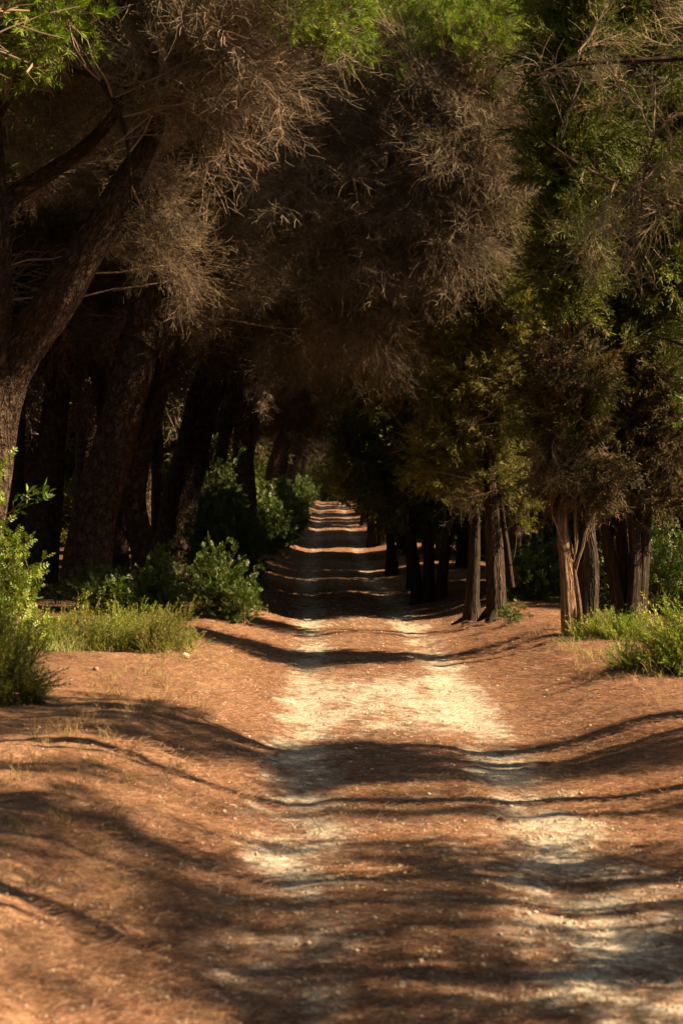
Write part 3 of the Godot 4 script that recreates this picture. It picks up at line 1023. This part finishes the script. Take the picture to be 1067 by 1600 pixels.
	tree(o, [
		["trunk", [base - Vector3(0, 0.12, 0), wp(775, 935, D), wp(772, 860, D), wp(766, 760, D), wp(767, 640, D), wp(770, 520, D), wp(772, 420, D), wp(776, 320, D)], [0.16, 0.125, 0.11, 0.085, 0.07, 0.055, 0.04, 0.02], 18, 0.15, 6, W],
		["limb", [wp(799, 918, D + 0.2), wp(792, 860, D + 0.2), wp(783, 800, D + 0.1), wp(778, 740, D)], [0.05, 0.045, 0.04, 0.02], 10, 0.12, 3, W],
		["limb", [wp(770, 560, D), wp(783, 555, D - 0.3), wp(783, 600, D - 0.4), wp(780, 660, D - 0.35)], [0.02, 0.016, 0.012, 0.006], 7, 0.05, 0, M.pale_bark],
	], [
		[wp(800, 490, D - 0.2), Vector3(0.24, 0.42, 0.4), 40, 12, "golden", 0.59],
		[wp(700, 520, D - 0.1), Vector3(0.24, 0.25, 0.4), 16, 11, "golden", 0.53],
		[wp(740, 590, D - 0.3), Vector3(0.28, 0.25, 0.4), 24, 11, "golden", 0.56],
		[wp(800, 640, D - 0.1), Vector3(0.24, 0.3, 0.4), 22, 11, "golden", 0.53],
		[wp(700, 680, D - 0.1), Vector3(0.32, 0.25, 0.4), 24, 11, "golden", 0.56],
		[wp(690, 740, D), Vector3(0.36, 0.22, 0.4), 18, 9, "golden", 0.50],
		[wp(790, 740, D), Vector3(0.26, 0.28, 0.4), 16, 9, "golden", 0.50],
		[wp(825, 790, D - 0.2), Vector3(0.2, 0.1, 0.3), 8, 8, "golden", 0.40],
		[wp(745, 440, D), Vector3(0.4, 0.35, 0.45), 36, 12, "golden", 0.59],
		[wp(778, 365, D), Vector3(0.26, 0.3, 0.3), 20, 11, "golden", 0.53],
		[wp(740, 770, D), Vector3(0.45, 0.25, 0.4), 5, 7, "bare", 0.45],
		[wp(720, 640, D), Vector3(0.4, 0.5, 0.4), 10, 7, "dead", 0.6],
	], 203, 0.3)
	# trunk only a little to the left of it, and the darker ones further back
	var specs := [
		["dark cypress trunk standing close on the left of the sunlit cypress", 738, 25.6, 0.09, 3.7, 0.3, 12, 1.9, 1],
		["three dark cypress stems crowded together, black against the track's edge", 676, 31.5, 0.095, 4.3, 0.7, 26, 1.5, 3],
		["thin lone cypress stem between the crowded dark stems and the pale leaning pair", 641, 36.0, 0.07, 4.2, 0.7, 22, 1.4, 1],
		["pair of grey cypress stems leaning left in the middle distance", 617, 42.0, 0.1, 4.9, 0.95, 32, 1.6, 2],
		["cypress with a pale forked foot lit by the sun in the distance", 589, 62.0, 0.14, 6.0, 1.1, 28, 1.5, 2],
	]
	var k := 0
	for s in specs:
		var x := wp(s[1], 0, s[2]).x
		var c := make_cypress(on_ground(x, s[2]), s[0], row, 220 + k, s[4], s[3], s[5], s[6], s[7], s[8])
		k += 1

# ---------------- rows running on into the distance, and the wood behind
func far_trees() -> void:
	var nth := ["third", "fourth", "fifth", "sixth", "seventh", "eighth", "ninth", "tenth", "eleventh", "twelfth", "thirteenth", "fourteenth", "fifteenth", "sixteenth", "seventeenth", "eighteenth", "nineteenth", "twentieth"]
	var pine0 := make_pine(on_ground(-2.5, 54.0), "pine beyond the upright shrub-bound trunk, first of the receding left row", "pines receding down the left side", 301, 8.6, 0.24, 2.6, 1.1)
	var pine1 := make_pine(on_ground(-2.0, 61.0), "pine second along the receding left row, its dead twigs hanging over the track", "pines receding down the left side", 302, 8.0, 0.2, 2.9, 1.1)
	var spots := [[-2.3, 69.0], [-2.1, 77.0], [-2.5, 86.0], [-2.0, 95.0], [-2.3, 106.0], [-2.2, 117.0], [-2.4, 129.0], [-2.1, 142.0], [-2.3, 156.0]]
	for k in spots.size():
		copy_of(pine0 if k % 2 else pine1, on_ground(spots[k][0], spots[k][1]), [-0.25, 0.2, 0.05, -0.1, 0.3][k % 5], [1.0, 1.06, 0.95][k % 3], "%s pine along the receding left row, dead twigs arching over the track" % nth[k], "distant pines arching over the track from the left")
	var cy0 := make_cypress(on_ground(2.1, 52.0), "dense dark cypress between the grey leaning pair and the pale forked foot", "cypresses along the right side of the track", 310, 6.0, 0.13, 1.0, 13, 1.7, 2, 1.7)
	var spots2 := [[2.6, 46.5], [2.3, 56.5], [1.8, 66.0], [2.2, 69.5], [1.8, 75.0], [2.0, 79.0], [1.7, 86.0], [2.2, 89.0], [1.8, 95.5], [2.0, 101.0], [1.8, 108.0], [2.1, 111.0], [1.8, 119.0], [2.0, 126.0], [1.8, 133.0], [2.1, 138.0], [1.9, 147.0], [2.1, 158.0]]
	for k in spots2.size():
		copy_of(cy0, on_ground(spots2[k][0], spots2[k][1]), k * 1.3, [0.8, 1.05, 0.9, 0.7, 0.97][k % 5], "%s small dark cypress back along the receding right row" % nth[k], "distant cypresses down the right side")
	copy_of(cy0, on_ground(3.05, 29.5), 2.0, 1.75, "tall dark cypress column rising to the top between the sunlit and the twin stemmed one", "cypresses along the right side of the track")
	copy_of(pine1, on_ground(5.0, 30.2), 2.6, 0.98, "pine hidden behind the right-hand cypresses, its crown shading the massive pine", "")
	var rng := RandomNumberGenerator.new()
	rng.seed = 66
	for k in 16:
		var fd := rng.randf_range(40.0, 150.0)
		copy_of(cy0, on_ground(rng.randf_range(2.9, 4.6), fd), rng.randf() * 6.0, rng.randf_range(0.5, 0.95), "slight dark cypress standing behind the receding right row", "slight cypresses behind the receding right row")
	# the dark wood on the left
	var deep := make_pine(on_ground(-6.0, 34.0), "pine deep in the shaded wood on the left, only its dark trunk showing", "pines deep in the shaded left wood", 320, 9.0, 0.24, 0.8, 1.1, 1.8)
	var spots3 := [[-8.5, 39.0], [-5.2, 42.0], [-7.0, 47.0], [-4.8, 51.0], [-10.0, 45.0], [-6.0, 57.0], [-9.5, 54.0], [-4.6, 64.0], [-7.5, 68.0], [-11.0, 62.0], [-5.5, 78.0], [-9.0, 80.0], [-5.0, 92.0], [-6.5, 108.0], [-5.0, 125.0], [-7.0, 144.0], [-6.0, 28.0], [-8.0, 33.0]]
	var slim := [[-4.9, 31.0, 0.55, "slim dark pine trunk at the far left between the forked pine and the massive pine"], [-4.35, 37.5, 0.6, "slim dark pine trunk seen just left of the massive pine"], [-3.55, 41.0, 0.62, "slim dark pine trunk seen between the massive pine and the thick leaning one"], [-3.0, 47.0, 0.7, "slim dark pine trunk behind the slender leaning pine"]]
	for k in slim.size():
		copy_of(deep, on_ground(slim[k][0], slim[k][1]), k * 1.4, slim[k][2], slim[k][3], "pines deep in the shaded left wood").scale.y = 1.0
	for k in spots3.size():
		copy_of(deep, on_ground(spots3[k][0], spots3[k][1]), k * 2.1, [1.0, 1.12, 0.92, 1.05][k % 4], "dark pine trunk deep in the shaded wood on the left", "pines deep in the shaded left wood")
	# the wood on the right and the trees that close the view
	var dark := make_cypress(on_ground(5.2, 33.0), "broad dark evergreen behind the right-hand row, to the right of the four stemmed cypress", "dark evergreens behind the right row", 330, 7.0, 0.14, 1.5, 15, 0.7, 1, 2.1)
	var spots4 := [[5.6, 42.5], [7.4, 38.0], [6.6, 48.5], [4.2, 55.0], [8.0, 52.0], [5.0, 64.0], [4.4, 76.0], [7.0, 72.0], [4.6, 90.0], [4.4, 106.0], [4.6, 124.0], [4.4, 146.0], [7.2, 31.6], [7.4, 27.9]]
	for k in spots4.size():
		copy_of(dark, on_ground(spots4[k][0], spots4[k][1]), k * 1.7, [1.0, 1.15, 0.95][k % 3] if k != spots4.size() - 1 else 0.62, "broad dark evergreen in the wood behind the right-hand cypress row", "dark evergreens behind the right row")
	var spots6 := [[-7.5, 52.0], [-10.5, 50.0], [-13.5, 52.0], [-9.0, 61.0], [-12.0, 60.0], [-5.6, 70.0], [-8.5, 72.0], [-16.0, 60.0], [-14.5, 70.0], [-11.0, 76.0], [-6.0, 86.0], [-7.0, 100.0], [-5.4, 116.0], [-6.0, 136.0]]
	for k in spots6.size():
		copy_of(dark, on_ground(spots6[k][0], spots6[k][1]), k * 1.9, [1.1, 1.25, 1.0][k % 3], "black shaded evergreen filling the gaps between the left pine trunks", "shaded evergreens far back in the left wood")
	var spots7 := [[-6.8, 14.0], [-7.4, 19.5], [-5.6, 7.0], [-8.0, 10.0], [-7.5, 24.0], [-3.6, -6.0], [3.4, -9.0], [-9.5, 28.0], [-5.5, 1.0], [0.5, -14.0], [-7.5, -4.0], [6.5, -12.0]]
	var spots8 := [[-3.4, -8.0], [-1.0, -17.0], [2.6, -15.0], [5.2, -8.0], [-5.5, -3.0], [-6.0, 4.0], [-6.2, 10.5], [-9.0, 15.5], [-8.5, 22.0], [-10.5, 34.0]]
	for k in spots8.size():
		copy_of(dark, on_ground(spots8[k][0], spots8[k][1]), k * 1.3, [1.0, 1.2][k % 2], "broad evergreen of the wood outside the view", "evergreens outside the view around the viewpoint")
	var spots9 := [[-3.0, 176.0], [-0.4, 186.0], [1.6, 176.0], [3.6, 184.0], [0.6, 200.0], [-1.9, 196.0]]
	for k in spots9.size():
		copy_of(dark, on_ground(spots9[k][0], spots9[k][1]), k * 1.3, [1.0, 1.2][k % 2], "dark evergreen closing the end of the track beyond the crest", "evergreens closing the end of the track")
	for k in spots7.size():
		copy_of(deep, on_ground(spots7[k][0], spots7[k][1]), k * 2.3, 1.1, "pine of the wood outside the view", "pines outside the view around the viewpoint")
	var spots5 := [[-1.2, 182.0], [0.9, 190.0], [2.8, 180.0], [-3.4, 188.0], [-0.2, 205.0], [4.5, 200.0], [-5.5, 205.0], [2.0, 220.0]]
	for k in spots5.size():
		copy_of(pine0 if k % 2 else deep, on_ground(spots5[k][0], spots5[k][1]), k * 1.1, [1.15, 1.3][k % 2], "pine closing the end of the track beyond the crest", "pines closing the end of the track")

# ---------------- trees just outside the view on the sunny side: their crowns dapple the track
func shade_trees() -> void:
	# bare branched pine whose lower boughs hang into view at the upper right
	var W: Material = M.pine_bark
	var D := 14.4
	var base := on_ground(3.9, D - 0.6)
	var o := thing("pine_tree", "bare branched pine at the right edge whose pale leafless boughs droop across the cypresses", "tree", base, "")
	tree(o, [
		["trunk", [base - Vector3(0, 0.15, 0), base + Vector3(0, 0.4, 0), base + Vector3(0.05, 3.0, 0.1), base + Vector3(-0.05, 6.2, 0), base + Vector3(0.1, 8.5, 0)], [0.26, 0.19, 0.16, 0.12, 0.04], 18, 0.14, 0, W],
		["limb", [base + Vector3(0, 4.95, 0), wp(1110, 85, D), wp(1000, 95, D), wp(900, 102, D), wp(830, 118, D)], [0.05, 0.026, 0.018, 0.012, 0.005], 8, 0.05, 0, W],
		["limb", [base + Vector3(0, 3.2, 0), wp(1150, 350, D - 0.2), wp(1050, 318, D - 0.3), wp(960, 285, D - 0.3), wp(900, 255, D - 0.3), wp(845, 215, D - 0.3)], [0.045, 0.022, 0.014, 0.011, 0.008, 0.004], 8, 0.05, 0, M.pale_bark],
		["limb", [base + Vector3(0, 4.0, 0), wp(1120, 180, D - 0.3), wp(1040, 190, D - 0.4), wp(1010, 250, D - 0.5), wp(1000, 330, D - 0.5)], [0.04, 0.018, 0.012, 0.009, 0.005], 8, 0.05, 0, M.pale_bark],
	], [
		[wp(990, 90, D), Vector3(0.45, 0.2, 0.4), 4, 4, "bare", 0.6],
		[wp(930, 150, D - 0.1), Vector3(0.4, 0.2, 0.4), 3, 3, "bare", 0.55],
		[wp(1010, 290, D - 0.4), Vector3(0.3, 0.25, 0.3), 7, 4, "bare", 0.55],
		[wp(960, 370, D - 0.4), Vector3(0.28, 0.2, 0.25), 7, 4, "bare", 0.5],
		[wp(1040, 20, D + 0.2), Vector3(0.4, 0.3, 0.4), 3, 4, "bare", 0.6],
	], 401, 0.4)
	# crowns that dapple the near track; each is many separate tufts, so that light falls through
	var g := "pines on the sunny side outside the view"
	var names := ["slim pine outside the view, its tufts shading the track before the sunlit patch", "slim leafless stem outside the view, drawing one thin shadow line", "slim pine outside the view beside the near track", "slim pine outside the view nearest the foreground", "pine outside the view behind the nearest slim one", "pine outside the view behind the leafless stem", "pine outside the view farthest from the track"]
	var at := [[5.4, 13.1, 1.05, 30, 2.2, 7.2], [4.4, 11.45, 0.1, 2, 6.0, 7.0], [4.3, 9.1, 0.7, 36, 1.8, 7.0], [4.6, 7.3, 0.85, 38, 1.6, 7.0], [7.9, 8.2, 1.0, 28, 3.5, 8.5], [7.4, 12.7, 0.9, 30, 4.0, 8.5], [9.6, 10.6, 0.5, 8, 5.0, 9.0]]
	for k in at.size():
		var a: Array = at[k]
		var p := on_ground(a[0], a[1])
		o = thing("pine_tree", names[k], "tree", p, g)
		var rng := RandomNumberGenerator.new()
		rng.seed = 40 + k
		var blobs := []
		for j in a[3]:
			blobs.append([p + Vector3(rng.randf_range(-1.4, 1.4), rng.randf_range(a[4], a[5]), rng.randf_range(-a[2], a[2])), Vector3(0.6, 0.14, 0.25), 3, 7, "needle" if j % 3 else "dead", 0.62])
		tree(o, [
			["trunk", [p - Vector3(0, 0.15, 0), p + Vector3(0, 0.3, 0), p + Vector3(0.1, 3.0, 0.1), p + Vector3(-0.1, 5.6, 0), p + Vector3(0, 7.6, 0)], [0.17, 0.11, 0.085, 0.065, 0.03], 14, 0.14, 0, W],
			["limb", [p + Vector3(0, 3.6, 0), p + Vector3(-0.9, 4.1, 0.2), p + Vector3(-1.7, 4.3, 0.3)], [0.05, 0.035, 0.012], 8, 0.1, 0, W],
			["limb", [p + Vector3(0, 4.4, 0), p + Vector3(-0.8, 5.0, -0.2), p + Vector3(-1.5, 5.3, -0.3)], [0.05, 0.035, 0.012], 8, 0.1, 0, W],
		], blobs, 411 + k, 0.3)

# ---------------- shrubs, grasses
func shrubs() -> void:
	var at := on_ground(-2.62, 15.2)
	var o := thing("mastic_bush", "tall bright green leafy bush at the left edge, fully sunlit", "bush", at)
	shrub(o, [[Vector3(-0.25, 0.45, 0), Vector3(0.55, 0.55, 0.55), 420, 0.8], [Vector3(-0.3, 1.05, 0.1), Vector3(0.42, 0.4, 0.45), 240, 0.75], [Vector3(-0.2, 1.5, 0), Vector3(0.27, 0.28, 0.3), 100, 0.7], [Vector3(0.15, 0.75, 0), Vector3(0.2, 0.3, 0.3), 90, 0.65]], "leaf", 501, "leaf_foliage")
	# the sprig that reaches out of it, leaf by leaf
	var sp := PackedVector3Array([wp(-10, 812, 15) - at, wp(18, 800, 15) - at, wp(38, 780, 15) - at, wp(60, 770, 15) - at, wp(76, 768, 15) - at])
	var b := Buf.new()
	twig(b, sp, 0.006, 0.002, Color(0.22, 0.17, 0.08), 5)
	var sprig := part("sprig", b.mesh(), M.twig, o)
	var rng := RandomNumberGenerator.new()
	rng.seed = 77
	var lm := []
	for k in 3:
		var lb := Buf.new()
		leaf(lb, Vector3.ZERO, Vector3.UP, Vector3.BACK, 0.075, 0.014, [Color(0.11, 0.18, 0.025), Color(0.14, 0.2, 0.03), Color(0.08, 0.15, 0.022)][k])
		lm.append(lb.mesh())
	for k in 46:
		var t := 1.2 + rng.randf() * 2.79
		var p := sp[int(t)].lerp(sp[int(t) + 1], t - int(t)) + rnd_dir(rng) * 0.05
		var dir := (Vector3(0.5, 0.25, 0.2) + rnd_dir(rng) * 0.9).normalized()
		var sx := side_of(dir).rotated(dir, rng.randf() * TAU)
		var l := part("leaf", lm[k % 3], M.leaf, sprig)
		l.transform = Transform3D(Basis(sx, dir, sx.cross(dir)) * rng.randf_range(0.7, 1.2), p)
	at = on_ground(-2.38, 14.1)
	o = thing("heath_bush", "low rounded olive green heath bush in the left foreground below the bright leafy bush", "bush", at)
	shrub(o, [[Vector3(-0.1, 0.22, 0), Vector3(0.42, 0.36, 0.4), 300, 0.7], [Vector3(-0.3, 0.5, -0.1), Vector3(0.3, 0.25, 0.3), 120, 0.65], [Vector3(0.25, 0.12, 0.05), Vector3(0.16, 0.14, 0.2), 50, 0.5]], "heath", 502, "needle_foliage")
	# low green band along the left shoulder
	var low := [[-2.85, 19.0, 0.5, 0.26], [-2.45, 19.4, 0.55, 0.24], [-2.05, 19.6, 0.5, 0.28], [-1.62, 19.3, 0.42, 0.25]]
	var labels := ["patch of low yellow green undergrowth just right of the tall bright bush", "patch of low yellow green undergrowth between two others before the massive pine", "patch of low yellow green undergrowth with dry stalks in front of the massive pine", "tuft of low green undergrowth nearest the track, dry bent stalks standing in it"]
	for k in low.size():
		var s: Array = low[k]
		at = on_ground(s[0], s[1])
		o = thing("undergrowth_patch", labels[k], "shrub", at, "low undergrowth along the left shoulder")
		shrub(o, [[Vector3(0, s[3] * 0.35, 0), Vector3(s[2] * 0.7, s[3], 0.55), 190, 0.62]], "heath" if k % 2 else "feather", 510 + k, "needle_foliage", Color(0.95, 0.9, 1.0))
	# leafy shrubs along the left
	var sh := [
		["pale green young shrub standing alone before the dark trunks", 250, 998, 22.6, 0.25, 0.46, 130, "bush", 0.6],
		["low dark green ground shrub in the shade at the massive pine's foot", 170, 985, 24.5, 0.6, 0.26, 150, "bush", 0.7],
		["rounded leafy shrub leaning onto the track, sunlit on its right side", 345, 985, 24.0, 0.42, 0.42, 210, "bush", 0.6],
		["taller leafy shrub behind the rounded one, lit from the right", 350, 915, 32.0, 0.62, 0.75, 300, "bush", 0.9],
		["upright leafy shrub between the slender leaning pine and the upright trunk", 338, 880, 37.0, 0.6, 1.1, 300, "bush", 1.0],
	]
	for k in sh.size():
		sh[k][6] = int(sh[k][6] * 1.35)
		var s: Array = sh[k]
		at = on_ground(wp(s[1], 0, s[3]).x, s[3])
		o = thing("leafy_shrub", s[0], "shrub", at, "leafy shrubs along the left of the track")
		shrub(o, [[Vector3(0, s[5] * 0.9, 0), Vector3(s[4], s[5], s[4]), s[6], s[8]], [Vector3(s[4] * 0.5, s[5] * 0.4, 0.1), Vector3(s[4] * 0.6, s[5] * 0.5, s[4] * 0.7), int(s[6] * 0.4), s[8] * 0.9]], s[7], 530 + k, "leaf_foliage")
	var mass := [[-1.75, 50.0, 0.9, 0.9], [-1.6, 57.0, 0.75, 0.8], [-1.8, 65.0, 0.9, 1.0], [-1.55, 74.0, 0.8, 0.8], [-1.7, 84.0, 0.9, 0.9], [-1.6, 98.0, 0.8, 0.9], [-1.7, 115.0, 0.9, 0.9], [-1.6, 134.0, 0.9, 1.0]]
	var first: Node3D = null
	for k in mass.size():
		var s: Array = mass[k]
		at = on_ground(s[0], s[1])
		var lab := "%s leafy shrub back along the far left edge of the track" % ["first", "second", "third", "fourth", "fifth", "sixth", "seventh", "eighth"][k]
		if first == null:
			first = thing("leafy_shrub", "dense leafy shrub just beyond the upright trunk in the shrubs", "shrub", at, "leafy shrubs along the left of the track")
			shrub(first, [[Vector3(0, 0.8, 0), Vector3(0.75, 0.9, 0.9), 300, 1.1], [Vector3(0.4, 0.3, 0.2), Vector3(0.4, 0.35, 0.5), 90, 0.9]], "bush", 545, "leaf_foliage")
		else:
			copy_of(first, at, k * 0.5 - 1.0, s[3] * 1.1, lab, "far shrubs along the left edge")
	# right
	at = on_ground(2.93, 16.9)
	o = thing("feathery_bush", "feathery bright green bush at the right edge in full sun", "bush", at)
	shrub(o, [[Vector3(0.2, 0.16, 0), Vector3(0.5, 0.34, 0.55), 330, 0.8], [Vector3(0.5, 0.35, -0.1), Vector3(0.4, 0.34, 0.4), 180, 0.8], [Vector3(-0.32, 0.06, -0.2), Vector3(0.25, 0.14, 0.3), 50, 0.5]], "feather", 561, "needle_foliage")
	at = on_ground(2.98, 20.4)
	o = thing("undergrowth_patch", "darker green low undergrowth between the twin stemmed cypress and the feathery bush", "shrub", at)
	shrub(o, [[Vector3(-0.05, 0.1, 0), Vector3(0.45, 0.2, 0.4), 130, 0.65]], "feather", 562, "needle_foliage")
	var rs := [
		["glossy dark shrub behind the four stemmed cypress at the right edge", 4.35, 26.5, 0.9, 0.75, 320],
		["dark leafy shrub in the gap between the sunlit cypress and the twin stemmed one", 2.75, 28.0, 0.5, 0.4, 150],
		["tall shaded shrub behind the twin stemmed cypress", 3.7, 31.0, 0.9, 0.8, 260],
		["tiny leafy sapling at the foot of the sunlit cypress", 2.18, 23.6, 0.16, 0.12, 24],
	]
	for k in rs.size():
		var s: Array = rs[k]
		at = on_ground(s[1], s[2])
		o = thing("leafy_shrub", s[0], "shrub", at, "shrubs behind the right-hand cypresses")
		shrub(o, [[Vector3(0, s[4] * 0.8, 0), Vector3(s[3], s[4], s[3]), s[5], 0.9 if s[3] > 0.3 else 0.5]], "bush", 570 + k, "leaf_foliage")
	# pale leafy bough reaching in from the right
	var D := 20.4
	at = on_ground(4.5, D)
	o = thing("pine_tree", "young tree outside the right edge, one pale green leafy bough reaching into view", "tree", at)
	tree(o, [
		["trunk", [at - Vector3(0, 0.1, 0), at + Vector3(0, 1.5, 0), at + Vector3(-0.1, 3.2, 0), at + Vector3(0, 4.6, 0)], [0.09, 0.07, 0.05, 0.02], 12, 0.12, 0, M.cypress_bark],
		["limb", [at + Vector3(-0.05, 2.6, 0), wp(1110, 560, D), wp(1040, 530, D), wp(990, 520, D)], [0.03, 0.018, 0.011, 0.005], 8, 0.05, 0, M.cypress_bark],
	], [
		[wp(1030, 525, D), Vector3(0.28, 0.12, 0.2), 9, 8, "leaf", 0.55],
		[wp(1080, 640, D + 0.2), Vector3(0.15, 0.4, 0.2), 5, 8, "leaf", 0.6],
		[at + Vector3(0.2, 3.8, 0), Vector3(0.5, 0.6, 0.5), 14, 8, "leaf", 1.0],
	], 580, 0.4)
	# dry stalks
	var stalks := [[[244, 1058, 19.0], [258, 985, 19.0], "tall straight dry grass stalk standing in the low undergrowth"], [[246, 1055, 19.0], [205, 990, 19.1], "dry grass stalk leaning left out of the undergrowth"], [[262, 1055, 19.0], [286, 992, 18.9], "dry grass stalk bending right towards the track"], [[284, 1052, 18.8], [318, 1028, 18.6], "short dry stalk leaning right over the edge of the track"]]
	for s in stalks:
		var p: Vector3 = wp(s[0][0], s[0][1], s[0][2])
		p.y = gy(p.x, s[0][2])
		var q: Vector3 = wp(s[1][0], s[1][1], s[1][2])
		b = Buf.new()
		twig(b, PackedVector3Array([Vector3.ZERO - Vector3(0, 0.02, 0), (q - p) * 0.5 + Vector3(0, 0.05, 0), (q - p) * 0.85 + Vector3(0, 0.03, 0), q - p]), 0.004, 0.002, Color(0.42, 0.36, 0.16), 5)
		for k in 14:
			blade(b, (q - p) * lerpf(0.75, 1.0, k / 14.0) + Vector3(0, 0.03 * (1.0 - k / 14.0), 0), ((q - p).normalized() + rnd_dir(rng) * 0.5).normalized(), rnd_dir(rng) * 0.002, 0.04, Color(0.5, 0.43, 0.22))
		var st := part(numbered("grass_stalk"), b.mesh(), M.loose, self)
		st.position = p
		tag(st, s[2], "grass stalk", "dry grass stalks at the left shoulder")

# ---------------- what lies on the ground
func litter() -> void:
	var rng := RandomNumberGenerator.new()
	rng.seed = 900
	var where := [[], [], []]
	var tint := [[], [], []]
	for k in 15000:
		var d := 6.2 + 20.0 * pow(rng.randf(), 1.6)
		var x := xc(d) + rng.randf_range(-1.9, 2.3) * (0.75 + d * 0.015)
		var u := x - xc(d)
		var bare := ground_color(x, d).b / 0.55
		if bare > rng.randf() * 0.8 + 0.25: continue
		var n := rng.randi() % 3
		var s := rng.randf_range(0.7, 1.2)
		where[n].append(Transform3D(Basis(Vector3.UP, rng.randf() * TAU).scaled(Vector3.ONE * s), on_ground(x, d)))
		var g := rng.randf_range(0.7, 1.15)
		tint[n].append(Color(g, g * rng.randf_range(0.9, 1.05), g * rng.randf_range(0.85, 1.1)))
	for n in 3:
		var o := scatter(numbered("needle_litter"), needle_clump(40 + n), M.loose, where[n], tint[n], self)
	var w2 := [[], [], []]
	var t2 := [[], [], []]
	for k in 14000:
		var d := 6.2 + 34.0 * pow(rng.randf(), 1.7)
		var x := xc(d) + rng.randfn() * 0.85
		var n := rng.randi() % 3
		var s := rng.randf_range(0.005, 0.012) * (1.9 if rng.randf() < 0.06 else 1.0)
		w2[n].append(Transform3D(Basis(Vector3.UP, rng.randf() * TAU).scaled(Vector3.ONE * s), on_ground(x, d) + Vector3(0, s * 0.2, 0)))
		var g := rng.randf_range(0.55, 1.1)
		t2[n].append(Color(g, g, g))
	for n in 3: scatter(numbered("pale_gravel"), pebble(60 + n, Color(0.62, 0.55, 0.42)), M.loose, w2[n], t2[n], self)
	# dry grass tufts along the banks
	var gw := []
	var gt := []
	for k in 260:
		var d := rng.randf_range(7.0, 22.0)
		var x := xc(d) + (rng.randf_range(-2.3, -1.3) if rng.randf() < 0.7 else rng.randf_range(1.7, 2.4))
		gw.append(Transform3D(Basis(Vector3.UP, rng.randf() * TAU).scaled(Vector3.ONE * rng.randf_range(0.4, 1.0)), on_ground(x, d)))
		var g := rng.randf_range(0.7, 1.1)
		gt.append(Color(g, g * rng.randf_range(0.9, 1.05), g))
	for k in 90:
		var d := rng.randf_range(18.4, 20.8) if k % 3 else rng.randf_range(15.8, 19.5)
		var x := rng.randf_range(-3.1, -1.35) if k % 3 else rng.randf_range(2.35, 3.2)
		gw.append(Transform3D(Basis(Vector3.UP, rng.randf() * TAU).scaled(Vector3.ONE * rng.randf_range(0.7, 1.7)), on_ground(x, d)))
		var g := rng.randf_range(0.8, 1.4)
		gt.append(Color(g * rng.randf_range(0.6, 1.0), g * rng.randf_range(0.95, 1.15), g * 0.8))
	scatter(numbered("dry_grass"), grass_tuft(71, Color(0.34, 0.25, 0.12), 16, 0.14), M.loose, gw, gt, self)
	var fw := []
	var ft := []
	for k in 320:
		var d := rng.randf_range(6.5, 24.0)
		var x := xc(d) + rng.randfn() * 1.3
		var a := rng.randf() * TAU
		var s := rng.randf_range(0.15, 0.42)
		var dir := Vector3(cos(a), 0.04, sin(a)).normalized()
		var side := dir.cross(Vector3.UP).normalized()
		fw.append(Transform3D(Basis(side * s, dir * s, side.cross(dir) * s * 0.12), on_ground(x, d) + Vector3(0, 0.012, 0)))
		var g := rng.randf_range(0.7, 1.6)
		ft.append(Color(g, g, g))
	scatter(numbered("fallen_twigs"), P.bare[0], M.twig, fw, ft, self)
	# stones, cone and twig one can pick out
	var items := [["stone", "small dark stone lying on the right-hand wheel rut", 785, 1277, 10.95, 0.035, Color(0.12, 0.075, 0.06)], ["stone", "pale stone on the left shoulder below the dry stalks", 288, 1046, 18.6, 0.06, Color(0.5, 0.42, 0.33)], ["stone", "grey brown stone alone on the pale left bank", 150, 1071, 17.0, 0.04, Color(0.3, 0.2, 0.17)], ["stone", "chalky pebble at the bottom edge of the track, right of centre", 657, 1500, 7.6, 0.022, Color(0.6, 0.5, 0.42)]]
	for s in items:
		var x := wp(s[2], 0, s[4]).x
		var m := part(numbered(s[0]), pebble(rng.randi() % 1000, s[6]), M.loose, self)
		m.position = on_ground(x, s[4]) + Vector3(0, s[5] * 0.3, 0)
		m.scale = Vector3.ONE * s[5]
		m.rotation.y = rng.randf() * 6.0
		tag(m, s[1], "stone")
	for s in [["small bright green weed growing in the middle of the sunlit track", 632, 15.3, 0.5], ["flattened green weed in the shaded middle of the track", 605, 11.9, 0.4]]:
		var at := on_ground(wp(s[1], 0, s[2]).x, s[2])
		var m := part(numbered("weed"), grass_tuft(80 + int(s[1]), Color(0.13, 0.2, 0.03), 40, 0.12), M.leaf, self)
		m.position = at
		m.scale = Vector3(s[3] * 1.6, s[3] * 0.7, s[3] * 1.2)
		tag(m, s[0], "weed")
